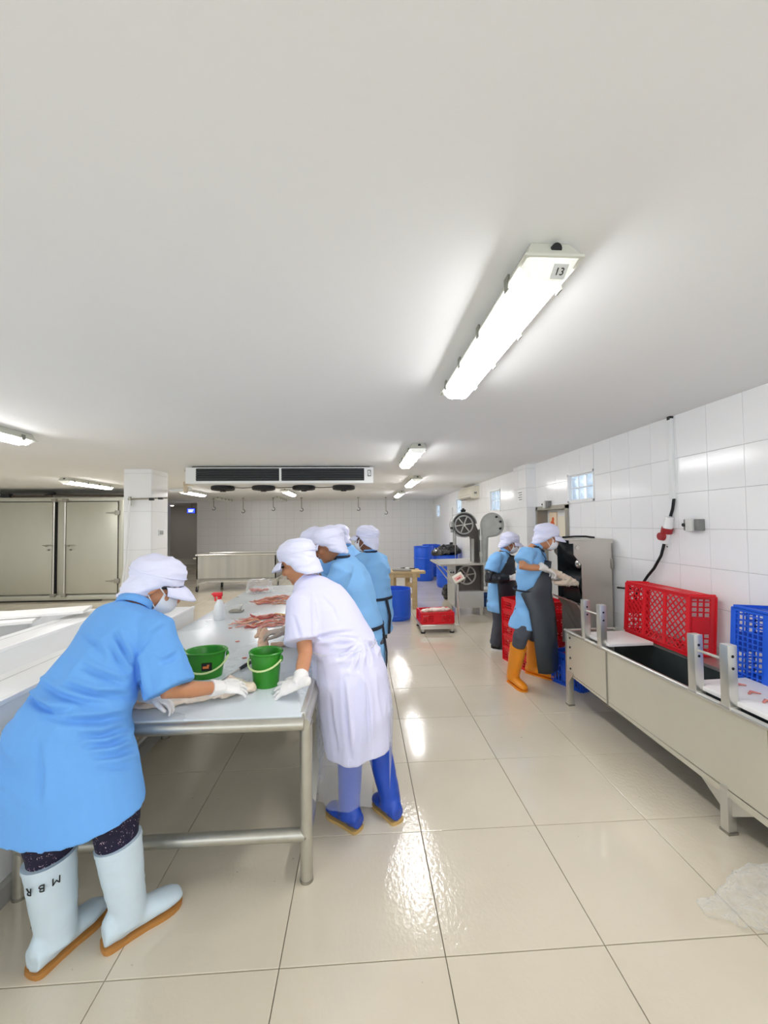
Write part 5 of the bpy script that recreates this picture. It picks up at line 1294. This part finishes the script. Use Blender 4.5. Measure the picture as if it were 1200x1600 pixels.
# ----------------------------------------------------------------- 1: nearest worker, blue tunic, white boots
rt = V((.94, -.34, 0))
pel, chest, shc, nk, hd = PY(110, 1140, 1.66), PY(168, 1022, 1.80), PY(200, 968, 1.88), PY(212, 946, 1.93), PY(246, 914, 2.00)
shR, elR, wrR = PY(240, 988, 1.82), PY(264, 1080, 1.76), PZ(343, 1074, .828)
shL, elL, wrL = PY(152, 985, 1.95), PY(190, 1072, 2.02), PZ(238, 1087, .825)
hL, tL = V((-1.172, 1.53, 0)), V((-1.072, 1.775, 0)); hR, tR = V((-.978, 1.61, 0)), V((-.778, 1.805, 0))
bL, bR = PY(78, 1338, 1.605), PY(185, 1314, 1.665)
hipL, hipR = PY(75, 1190, 1.66), PY(160, 1185, 1.68)
knL, knR = PY(78, 1285, 1.62), PY(178, 1262, 1.68)
aL, aR = hL+(tL-hL).normalized()*.07+Zu*.10, hR+(tR-hR).normalized()*.07+Zu*.10
p, (c, f, r, u) = build_person('worker in blue tunic, white cap and white boots bending over the table corner', (-1.0, 1.66, 0), SKIN['tan'], hd, (.80, .28, -.56), nk,
    [(pel, .17, .12), (pel*.5+chest*.5, .15, .11), (chest, .16, .11), (shc, .15, .085)], rt, [(shR, elR, wrR), (shL, elL, wrL)], [(hipL, knL, aL, tL+Zu*.04), (hipR, knR, aR, tR+Zu*.04)], 1.04)
up_ = (shc-pel).normalized()
spec = [(PY(104, 1266, 1.58), (-.10, 0, 1), rt, .305, .19), (PY(103, 1200, 1.61), (-.05, .02, 1), rt, .268, .19), (PY(112, 1140, 1.66), (.15, .1, 1), rt, .232, .17), (PY(138, 1083, 1.72), (.4, .25, 1), rt, .186, .15),
        (PY(168, 1030, 1.79), up_, rt, .162, .14), (PY(190, 988, 1.85), up_, rt, .178, .12), (PY(200, 962, 1.89), up_, rt, .155, .10), (PY(209, 946, 1.92), up_, rt, .075, .07)]
def wr1(co, no):
    a = noise.noise(V((co.x*2.6+1.1, co.y*3, co.z*17+co.x*7))); zc = max(0, 1-abs(co.z-.80)/.20)
    c2 = noise.noise(V((co.x*7, co.y*7, co.z*6+3)))
    d_ = noise.noise(V((co.x*15-co.z*5, co.y*6, co.z*4)))
    return .010*zc*(1-2.4*abs(a)) + .005*c2 + .006*(1-2.4*abs(d_))*(.25+max(0, 1-abs(co.z-1.05)/.25))
CR1 = [([(178, 988), (190, 1010), (206, 1042)], 1), ([(170, 1004), (184, 1030), (200, 1052)], .8), ([(36, 1078), (55, 1100), (82, 1112), (112, 1113)], 1.5), ([(52, 1062), (90, 1085), (130, 1098), (172, 1101)], 1), ([(100, 1070), (150, 1086), (206, 1086)], .9), ([(126, 1040), (160, 1056), (196, 1068)], .8),
       ([(118, 1151), (160, 1149), (202, 1136)], .9), ([(128, 1167), (170, 1164), (206, 1151)], .9), ([(138, 1182), (180, 1179), (213, 1166)], .8), ([(60, 1118), (110, 1127), (160, 1124), (202, 1116)], 1), ([(150, 1200), (190, 1198), (218, 1186)], .6), ([(248, 1036), (264, 1030), (280, 1020)], .7), ([(216, 1018), (238, 992), (262, 976)], .5), ([(212, 1020), (216, 1050), (222, 1088)], .9), ([(120, 985), (150, 1005), (165, 1030)], .5), ([(60, 1150), (66, 1200), (60, 1262)], .5)]
garment('tunic', p, spec, [([shc*.45+shR*.55, shR, shR*.5+PY(262, 1074, 1.765)*.5, PY(266, 1076, 1.76)], [.08, .088, .090, .096]), ([shc*.45+shL*.55, shL, elL*.85+shL*.15], [.075, .08, .088])], BLUEC, creases(CR1, .021, 4.4, wr1), voxel=.0065, smooth_it=6)
collar(p, PY(206, 951, 1.905), (nk-shc), .078, .035, BLUEC, rt)
trousers(p, [(hipL, knL, bL*.8+aL*.2), (hipR, knR, bR*.8+aR*.2)], SPECK, pel-Zu*.1, .106, .088, r2=.062)
bo = boot(p, None, hL, tL, bL, BOOTW, SOLE, .070, sc=1.12)
boot(p, None, hR, tR, bR, BOOTW, SOLE, .067, sc=1.12)
# letters MBR round the left boot's top
ctr = bL-Zu*.055; th0 = math.radians(-96)
for k, ch in enumerate('RBM'):
    th = th0+k*.48; nrm = V((math.cos(th), math.sin(th), 0)); tx = V((-math.sin(th), math.cos(th), 0))
    M = Matrix.Translation(ctr+nrm*.0835+Zu*(.006*k)-off_of(p)) @ Matrix((tuple(-tx), tuple(-Zu), tuple(nrm))).transposed().to_4x4()
    link('lettering', text_mesh(ch, .036, M, .0012), DARK, bo)
glove(p, wrR, PZ(385, 1074, .80)-wrR, (0, .55, -1), (.2, 1, 0), curl=.34, arm=elR, L=.9, cuff=.045)
glove(p, wrL, PZ(262, 1098, .79)-wrL, (0, -.2, -1), (.6, -.8, 0), curl=.5, arm=elL, L=.82)
cap_hat(p, c, f, r, u, 1.06, 1.0, 1.0, 1.0, 1.)
face_mask(p, c, f, r, u, 1.04); face_bits(p, c, f, r, u, 1.04, False, True)

# ----------------------------------------------------------------- 2: white coat with clear apron
rt = V((.66, .75, 0)); fw = V((-.75, .66, 0))
pel, chest, shc, nk, hd = PY(550, 1050, 2.30), PY(514, 958, 2.40), PY(490, 924, 2.44), PY(476, 908, 2.46), PY(464, 878, 2.48)
shL, elL, wrL = PY(470, 942, 2.28), PY(477, 1022, 2.15), PZ(468, 1068, .825)
shR, elR, wrR = PY(508, 925, 2.62), PY(482, 985, 2.75), PZ(446, 985, .87)
hL, tL = V((-.020, 2.125, 0)), V((-.190, 2.285, 0)); hR, tR = V((.185, 2.165, 0)), V((.070, 2.345, 0))
bL, bR = PY(548, 1150, 2.24), PY(586, 1140, 2.30)
hipL, hipR = PY(540, 1075, 2.24), PY(566, 1070, 2.38)
knL, knR = PY(546, 1145, 2.22), PY(582, 1140, 2.32)
aL, aR = hL+(tL-hL).normalized()*.07+Zu*.10, hR+(tR-hR).normalized()*.07+Zu*.10
p, (c, f, r, u) = build_person('worker in white coat, clear plastic apron and blue boots leaning on the table', (0, 2.25, 0), SKIN['tan'], hd, (-.80, .34, -.46), nk,
    [(pel, .15, .12), (pel*.5+chest*.5, .13, .10), (chest, .15, .10), (shc, .14, .08)], rt, [(shR, elR, wrR), (shL, elL, wrL)], [(hipL, knL, aL, tL+Zu*.04), (hipR, knR, aR, tR+Zu*.04)], 1.03)
up_ = (shc-pel).normalized()
spec = [(PY(560, 1168, 2.22), (0, 0, 1), rt, .185, .150), (PY(557, 1110, 2.25), (0, 0, 1), rt, .205, .168), (PY(549, 1055, 2.29), (-.1, .1, 1), rt, .212, .172), (PY(535, 1004, 2.34), (-.4, .25, 1), rt, .190, .155),
        (PY(515, 960, 2.39), up_, rt, .178, .140), (PY(497, 930, 2.43), up_, rt, .178, .112), (PY(484, 914, 2.45), up_, rt, .12, .085), (PY(476, 905, 2.46), up_, rt, .068, .064)]
def wr2(co, no):
    a = noise.noise(V((co.x*6+co.z*3, co.y*6, co.z*14+2))); zc = max(0, 1-abs(co.z-.90)/.12)
    v = noise.noise(V((co.x*13, co.y*13, co.z*1.6)))
    return .013*zc*(1-2.4*abs(a)) + .009*(1-2.2*abs(v))*max(0, min(1, (.98-co.z)/.25)) + .005*noise.noise(co*9)
CR2 = [([(563, 1000), (540, 1006), (515, 1010)], 1), ([(563, 1000), (545, 1018), (526, 1032)], 1), ([(563, 1002), (554, 1025), (544, 1048)], 1), ([(565, 1003), (562, 1028), (560, 1052)], 1), ([(568, 1002), (574, 1024), (577, 1044)], 1), ([(570, 1000), (582, 1012), (590, 1028)], .9), ([(563, 998), (530, 995), (500, 1000)], 1), ([(486, 1000), (520, 990), (556, 986)], .7),
       ([(536, 1058), (541, 1120), (548, 1188)], 1.1), ([(572, 1060), (576, 1110), (577, 1165)], .9), ([(515, 1080), (520, 1130), (526, 1180)], .7), ([(487, 932), (492, 968), (490, 1002)], .8), ([(458, 960), (466, 985), (470, 1000)], .5), ([(500, 930), (520, 950), (530, 975)], .5)]
garment('coat', p, spec, [([shc*.45+shL*.55, shL, PY(472, 1003, 2.18)], [.07, .08, .094]), ([shc*.45+shR*.55, shR, elR], [.07, .075, .085])], WHITEC, creases(CR2, .015, 3.4, wr2), voxel=.0065, smooth_it=6)
collar(p, PY(479, 911, 2.455), (nk-shc), .068, .035, WHITEC, rt)
trousers(p, [(hipL, knL, bL*.7+aL*.3), (hipR, knR, bR*.7+aR*.3)], DENIM, pel-Zu*.1, .085, .06)
boot(p, None, hL, tL, bL, BOOTB, SOLEY, .061); boot(p, None, hR, tR, bR, BOOTB, SOLEY, .061)
glove(p, wrL, PZ(428, 1080, .775)-wrL, (.1, .6, -1), (.3, .9, .3), curl=.2, spread=.4, L=1.0, arm=elL)
glove(p, wrR, PZ(405, 990, .86)-wrR, (.2, .1, -1), (-.2, -1, .2), mt=GLOVEG, curl=.5, cuff=.12, arm=elR)
cap_hat(p, c, f, r, u, 1.04, 1.0, 1.1, 1.02, 5.); face_bits(p, c, f, r, u, 1.03, True)
# clear apron: open at the back
b = B(); rows = []
for (cc, a, bb) in ((PY(535, 1006, 2.34), .200, .166), (PY(549, 1056, 2.29), .224, .186), (PY(556, 1110, 2.25), .222, .186), (PY(556, 1175, 2.23), .215, .182), (PY(553, 1225, 2.22), .218, .188)):
    rows.append([cc + rt*(a*math.sin(t)) + fw*(bb*math.cos(t)) + Zu*.008*math.sin(t*7) + (rt*math.sin(t)+fw*math.cos(t))*.010*math.sin(t*11+cc.z*9) for t in [math.radians(-162+324*i/60) for i in range(61)]])
for a_, c_ in zip(rows, rows[1:]):
    for i in range(60): b.quad(a_[i], a_[i+1], c_[i+1], c_[i])
bmesh.ops.remove_doubles(b.bm, verts=b.bm.verts, dist=1e-6)
ap = mk('plastic_apron', b, CLEAR, p, smooth=True); ap['label'] = 'clear plastic apron'
cw = PY(535, 1006, 2.34)
mk('apron_tie', B().tube([cw+rt*(.212*math.cos(t))+fw*(.178*math.sin(t))+Zu*.004*math.sin(5*t) for t in [2*PI*i/40 for i in range(41)]], [(.003, .008)]*41, n=6, side=rt), mat('film_white', '#f3f5fd', .25, alpha=.5), p)

# ----------------------------------------------------------------- standing and leaning workers behind, light blue
def worker(label, base, head, head_f, nk, shc, chest, pel, fw, skin, arms, hem_z, feet, cap_s=1.0, mask=None, glv=True, seed=1., apr=True, mouth=False, hem_a=(.19, .15), wid=1., trouser=DENIM, legs_r=.075, knees=(None, None), booted=False, hem_s=0.):
    fw = V(fw).normalized(); rt = V((fw.y, -fw.x, 0))
    hips = [pel-rt*.08-Zu*.03, pel+rt*.08-Zu*.03]
    lg, bl = [], []
    for hp, (h_, t_), kk in zip(hips, feet, knees):
        h_, t_ = V(h_), V(t_); an = h_+(t_-h_).normalized()*.06+Zu*.09; kn_ = kk if kk is not None else hp*.5+an*.5+fw*.03
        lg.append((hp, kn_, an, t_+Zu*.03)); bl.append((hp, kn_, an, h_, t_))
    p, (c, f, r, u) = build_person(label, base, skin, head, head_f, nk, [(pel, .15, .11), (pel*.5+chest*.5, .13, .10), (chest, .145, .10), (shc, .14, .08)], rt, arms, lg, 1.0)
    up_ = (shc-pel).normalized()
    hem = V((pel.x, pel.y, hem_z))-fw*hem_s
    spec = [(hem, (0, 0, 1), rt, hem_a[0]*wid, hem_a[1]*wid), (pel*.6+hem*.4, (0, 0, 1), rt, .195*wid, .155*wid), (pel, (up_+Zu), rt, .185*wid, .148*wid), (pel*.55+chest*.45, up_, rt, .172*wid, .138*wid), (chest, up_, rt, .182*wid, .135*wid), (chest*.35+shc*.65, up_, rt, .180*wid, .112*wid), (shc+up_*.02, up_, rt, .115*wid, .082*wid), (nk-up_*.008, up_, rt, .064, .06)]
    sl = []
    for sh, el, w_ in arms: sl.append(([shc*.45+V(sh)*.55, V(sh), V(sh)*.35+V(el)*.65], [.068, .074, .082]))
    garment('shirt', p, spec, sl, BLUE2, fold(.011, (6, 6, 10), seed), voxel=.0105, smooth_it=4)
    collar(p, shc*.2+nk*.8, (nk-shc), .064, .032, BLUE2, rt)
    trousers(p, [(a, k_, k_*.35+an*.65 if booted else an) for a, k_, an, h_, t_ in bl], trouser, pel-Zu*.06, .09 if not booted else .082, legs_r, r2=.05 if booted else None)
    cap_hat(p, c, f, r, u, cap_s, 1.0, 1.0, 1.0, seed*3); face_bits(p, c, f, r, u, 1., mouth)
    if mask: face_mask(p, c, f, r, u, 1.0, mask)
    return p, (c, f, r, u, rt, fw, up_, bl)
def shoes(p, bl, mt=None):
    for a, k_, an, h_, t_ in bl:
        d = (t_-h_).normalized(); sd = V((-d.y, d.x, 0))
        b = B().ring_loft([(h_+d*((t_-h_).length*q)+Zu*(.018+hh*.6), sd, Zu, w_, hh*.62) for q, w_, hh in ((0, .03, .05), (.15, .04, .075), (.35, .042, .08), (.6, .044, .055), (.85, .042, .04), (1, .022, .025))])
        s_ = mkblob('shoe', b, mt or DARK, p, voxel=.009, smooth_it=2)
        mk('sole', B().prism([h_+d*((t_-h_).length*q)+sd*w_ for q, w_ in ((-.02, .02), (.05, .04), (.4, .042), (.75, .048), (1.02, .02))]+[h_+d*((t_-h_).length*q)-sd*w_ for q, w_ in ((1.02, .02), (.75, .048), (.4, .042), (.05, .04), (-.02, .02))], (0, 0, .022)), WHITEP, s_)
def apron_back(p, pel, rt, fw, hem_z, wz=None):
    """waist tie and the dark apron edge seen from behind"""
    z = pel.z+.03 if wz is None else wz
    pts = [V((pel.x, pel.y, z))+rt*(.193*math.cos(t))+fw*(.153*math.sin(t)) for t in [2*PI*i/30 for i in range(31)]]
    mk('apron_tie', B().tube(pts, [(.004, .013)]*31, n=8, side=rt), STRAP, p)
    b = B()
    b.tube([V((pel.x, pel.y, z))-fw*.158+rt*.02, V((pel.x, pel.y, (z+hem_z)/2))-fw*.172+rt*.05, V((pel.x, pel.y, hem_z+.0))-fw*.172+rt*.035], [(.016, .004), (.018, .004), (.016, .004)], n=8, side=rt)
    mk('apron_strap', b, STRAP, p)
    # front panel of the apron
    rows = []
    for zz, k in ((z+.30, .16), (z, .196), (hem_z+.1, .205), (hem_z-.12, .21)):
        rows.append([V((pel.x, pel.y, zz))+rt*(k*math.sin(t))+fw*((k-.03)*math.cos(t)+.012) for t in [math.radians(-80+160*i/20) for i in range(21)]])
    b = B()
    for a_, c_ in zip(rows, rows[1:]):
        for i in range(20): b.quad(a_[i], a_[i+1], c_[i+1], c_[i])
    bmesh.ops.remove_doubles(b.bm, verts=b.bm.verts, dist=1e-6)
    o = mk('apron', b, APRON, p, smooth=True); md = o.modifiers.new('t', 'SOLIDIFY'); md.thickness = .004
def neck_strap(p, nk, up_, rt, fw, rad=.07):
    pts = [nk-up_*.006 + rt*(rad*math.cos(t))+fw*(rad*.95*math.sin(t)) - up_*(.05*max(0, math.sin(t))) for t in [2*PI*i/24 for i in range(25)]]
    mk('neck_strap', B().tube(pts, [(.010, .004)]*25, n=8, side=up_), STRAP, p)

# 3: bare-faced worker behind the white coat
Y = 3.0
pel, chest, shc, nk, hd = PY(566, 985, Y), PY(549, 912, Y), PY(539, 882, Y), PY(533, 868, Y), PY(512, 851, Y-.02)
A3 = [(PY(546, 882, Y+.18), PY(520, 935, Y+.2), PZ(470, 962, .84)), (PY(534, 890, Y-.17), PY(508, 955, Y-.12), PZ(462, 972, .86))]
p, k3 = worker('worker in light blue shirt without a mask, right behind the white-coated worker', (pel.x, Y, 0), hd, (-.86, .10, -.42), nk, shc, chest, pel, (-.9, .42, 0), SKIN['brown'], A3, .45, [((pel.x+.06, Y+.12, 0), (pel.x-.16, Y+.2, 0)), ((pel.x+.06, Y-.08, 0), (pel.x-.16, Y-.02, 0))], 1.02, seed=2., mouth=True)
apron_back(p, pel, k3[4], k3[5], .45, pel.z+.04); neck_strap(p, nk, k3[6], k3[4], k3[5]); shoes(p, k3[7])
for sh, el, w_ in A3: glove(p, w_, (V(w_)-V(el)), (0, 0, -1), k3[4], curl=.5)
# 4: upright worker with back to us
Y = 3.85
pel, chest, shc, nk, hd = PY(584, 938, Y), PY(581, 892, Y), PY(579, 872, Y), PY(578, 861, Y), PY(572, 842, Y)
A4 = [(PY(594, 875, Y+.14), PY(599, 908, Y+.05), PY(578, 922, Y+.3)), (PY(562, 876, Y-.12), PY(556, 910, Y-.1), PZ(520, 925, .95))]
p, k4 = worker('upright worker in light blue coat seen from behind, rightmost of the table group', (pel.x, Y, 0), hd, (-.85, .42, -.12), nk, shc, chest, pel, (-.62, .78, 0), SKIN['deep'], A4, .56, [((pel.x+.09, Y-.0, 0), (pel.x-.06, Y+.2, 0)), ((pel.x-.09, Y-.05, 0), (pel.x-.24, Y+.13, 0))], .98, MASKM, seed=4., wid=.98, trouser=mat('trouser_black', '#24262c', .85))
apron_back(p, pel, k4[4], k4[5], .57, pel.z+.03); neck_strap(p, nk, k4[6], k4[4], k4[5]); shoes(p, k4[7])
for sh, el, w_ in A4: glove(p, w_, (V(w_)-V(el)), (0, 0, -1), k4[4], curl=.5)
# 5: far worker behind
Y = 4.38
pel, chest, shc, nk, hd = PY(566, 935, Y), PY(553, 884, Y), PY(545, 863, Y), PY(540, 853, Y), PY(528, 839, Y)
A5 = [(PY(552, 866, Y+.14), PY(535, 900, Y+.15), PZ(505, 915, .9)), (PY(540, 868, Y-.15), PY(524, 900, Y-.15), PZ(498, 916, .9))]
p, k5 = worker('farthest worker in light blue, cap and shoulder seen above the bare-faced worker', (pel.x, Y, 0), hd, (-.9, .2, -.35), nk, shc, chest, pel, (-.93, .36, 0), SKIN['brown'], A5, .5, [((pel.x+.06, Y+.12, 0), (pel.x-.16, Y+.16, 0)), ((pel.x+.06, Y-.08, 0), (pel.x-.16, Y-.04, 0))], 1.0, MASKM, seed=6.)
apron_back(p, pel, k5[4], k5[5], .5); neck_strap(p, nk, k5[6], k5[4], k5[5]); shoes(p, k5[7])
for sh, el, w_ in A5: glove(p, w_, (V(w_)-V(el)), (0, 0, -1), k5[4], curl=.5)
# 6: worker mostly hidden, leaning in
Y = 3.42
pel, chest, shc, nk, hd = PY(556, 960, Y), PY(528, 895, Y), PY(514, 873, Y), PY(508, 864, Y), PY(491, 849, Y)
A6 = [(PY(522, 876, Y+.14), PY(505, 905, Y+.16), PZ(470, 930, .86)), (PY(512, 882, Y-.14), PY(506, 895, Y-.12), PZ(478, 925, .9))]
p, k6 = worker('worker hidden behind the bare-faced one, only white cap and blue mask showing', (pel.x, Y, 0), hd, (-.86, .12, -.45), nk, shc, chest, pel, (-.93, .36, 0), SKIN['deep'], A6, .5, [((pel.x+.06, Y+.10, 0), (pel.x-.16, Y+.14, 0)), ((pel.x+.06, Y-.08, 0), (pel.x-.16, Y-.04, 0))], 1.0, MASKB, seed=8.)
apron_back(p, pel, k6[4], k6[5], .5); neck_strap(p, nk, k6[6], k6[4], k6[5]); shoes(p, k6[7])
for sh, el, w_ in A6: glove(p, w_, (V(w_)-V(el)), (0, 0, -1), k6[4], curl=.5)

# ----------------------------------------------------------------- 7: man at the skinning machine
Y = 3.92
fw = V((.93, -.36, 0)).normalized()
pel, chest, shc, nk, hd = PY(831, 948, Y), PY(829, 892, Y), PY(832, 862, Y), PY(839, 853, Y), PY(855, 839, Y-.02)
A7 = [(PY(822, 866, Y-.18), PY(815, 885, Y-.22), PY(851, 888, Y-.24)), (PY(838, 864, Y+.17), PY(850, 898, Y+.12), PY(868, 903, Y+.0))]
hR, tR = PZ(796, 1064), PZ(821, 1082); hL, tL = PZ(822, 1050), PZ(868, 1063)
p, k7 = worker('man in black apron and orange boots feeding the skinning machine', (pel.x, Y, 0), hd, (.90, -.22, -.38), nk, shc, chest, pel, fw, SKIN['tan'], A7, .56, [(hL, tL), (hR, tR)], 1.02, MASKM, seed=3., hem_a=(.205, .175), hem_s=.055, knees=[None, PY(813, 996, Y-.11)], legs_r=.064, booted=True)
rt7, up7 = k7[4], k7[6]
def big_apron(p, rt, fw, rings, bib, mt=APRON):
    """apron panel wrapping front and sides; rings: (centre, a, b, half angle)"""
    rows = []
    for cc, a, bb, ha in rings:
        rows.append([cc+rt*(a*math.sin(t))+fw*(bb*math.cos(t))+(rt*math.sin(t)+fw*math.cos(t))*(.006*math.sin(6*t+cc.z*5)) for t in [math.radians(-ha+2*ha*i/36) for i in range(37)]])
    b = B()
    for a_, c_ in zip(rows, rows[1:]):
        for i in range(36): b.quad(a_[i], a_[i+1], c_[i+1], c_[i])
    bmesh.ops.remove_doubles(b.bm, verts=b.bm.verts, dist=1e-6)
    o = mk('apron', b, mt, p, smooth=True); md = o.modifiers.new('t', 'SOLIDIFY'); md.thickness = .005
    return o
def zc(c, z): return V((c.x, c.y, z))
big_apron(p, rt7, fw, [(zc(shc, 1.20)+fw*.035, .12, .135, 58), (zc(chest, 1.08)+fw*.01, .19, .170, 66), (zc(pel, .98)+fw*.01, .212, .182, 90), (zc(pel, .90), .222, .19, 125), (zc(pel, .75)+fw*.02, .232, .195, 106), (zc(pel, .5)+fw*.035, .228, .19, 100), (zc(pel, .17)+fw*.06, .205, .165, 98)], None)
mk('apron_tie', B().tube([zc(pel, .925)+rt7*(.208*math.cos(t))+fw*(.174*math.sin(t)) for t in [2*PI*i/30 for i in range(31)]], [(.005, .009)]*31, n=8, side=rt7), STRAP, p)
neck_strap(p, nk, up7, rt7, fw, .072)
strap(p, [nk+rt7*.07+fw*.01, chest*.3+shc*.7+rt7*.10+fw*.12, zc(shc, 1.21)+rt7*.10+fw*.115], .022, .004, nrm=rt7)
for a, k_, an, h_, t_ in k7[7]:
    near = (h_-hR).length < .01
    boot(p, None, h_, t_, an+(k_-an)*(.30/max(.05, k_.z-an.z)), BOOTO, BOOTO, .066)
glove(p, A7[0][2], PY(866, 896, Y-.2)-V(A7[0][2]), (.1, .2, -1), (.3, .9, .2), curl=.55)
glove(p, A7[1][2], PY(885, 908, Y+.0)-V(A7[1][2]), (.0, -.2, -1), (.3, -.9, .2), curl=.55)
b = B()
b.tube([PY(852, 890, Y-.22), PY(868, 895, Y-.16), PY(885, 903, Y-.1), PY(898, 908, Y-.06)], [(.02, .016), (.032, .022), (.03, .02), (.02, .015)], n=14, side=(0, 0, 1), rnd=.8)
b.tube([PY(868, 910, Y-.14), PY(880, 911, Y-.1), PY(898, 910, Y-.04), PY(913, 917, Y+.02)], [(.02, .018), (.028, .02), (.032, .022), (.02, .015)], n=14, side=(0, 0, 1), rnd=.8)
o = mkblob('skin_sheet', b, FAT, base=PY(885, 905, Y-.1), voxel=.007, smooth_it=2, wr=crump(.008, 28, 9.)); tag(o, 'pale folded skin being fed into the skinning machine', 'meat')

# ----------------------------------------------------------------- 8: man behind him in gauntlets
Y = 4.95
fw = V((.92, -.4, 0)).normalized()
pel, chest, shc, nk, hd = PY(781, 935, Y), PY(781, 889, Y), PY(785, 869, Y), PY(789, 861, Y), PY(797, 848, Y)
A8 = [(PY(774, 872, Y-.16), PY(764, 904, Y-.2), PY(795, 903, Y-.26)), (PY(790, 871, Y+.16), PY(800, 905, Y+.15), PY(812, 905, Y-.05))]
f1 = PZ(774, 1017); 
p, k8 = worker('man in dark apron and black gauntlets, behind the man in orange boots', (pel.x, Y, 0), hd, (.86, -.28, -.42), nk, shc, chest, pel, fw, SKIN['brown'], A8, .5, [((pel.x-.05, Y+.1, 0), (pel.x+.2, Y+.05, 0)), ((f1.x-.03, f1.y+.06, 0), (f1.x+.19, f1.y-.08, 0))], 1.0, MASKM, seed=5., legs_r=.08)
rt8, up8 = k8[4], k8[6]
big_apron(p, rt8, fw, [(zc(shc, 1.17)+fw*.02, .13, .135, 60), (zc(chest, 1.05)+fw*.01, .20, .174, 74), (zc(pel, .92)+fw*.01, .222, .19, 96), (zc(pel, .75)+fw*.02, .224, .19, 96), (zc(pel, .5)+fw*.03, .21, .178, 96), (zc(pel, .34)+fw*.04, .21, .17, 94)], None, mat('apron_dark', '#2b2d34', .5, noise_amt=.12, nscale=7))
neck_strap(p, nk, up8, rt8, fw, .072)
strap(p, [nk+rt8*.07+fw*.01, zc(shc, 1.18)+rt8*.10+fw*.115], .022, .004, nrm=rt8)
shoes(p, k8[7])
for sh, el, w_ in A8:
    b = B(); b.tube([V(sh)*.35+V(el)*.65, V(el), V(el)*.5+V(w_)*.5, V(w_)], [.07, .066, .058, .046], n=16, rnd=.2)
    g = mkblob('gauntlet', b, mat('gauntlet_black', '#23262c', .3, noise_amt=.1, nscale=8), p, voxel=.008, smooth_it=3, wr=fold(.008, (16, 16, 20), 3.))
    glove(p, V(w_)+(V(w_)-V(el)).normalized()*.02, (V(w_)-V(el)), (0, .7, -.7), (0, .5, .8), curl=.75)
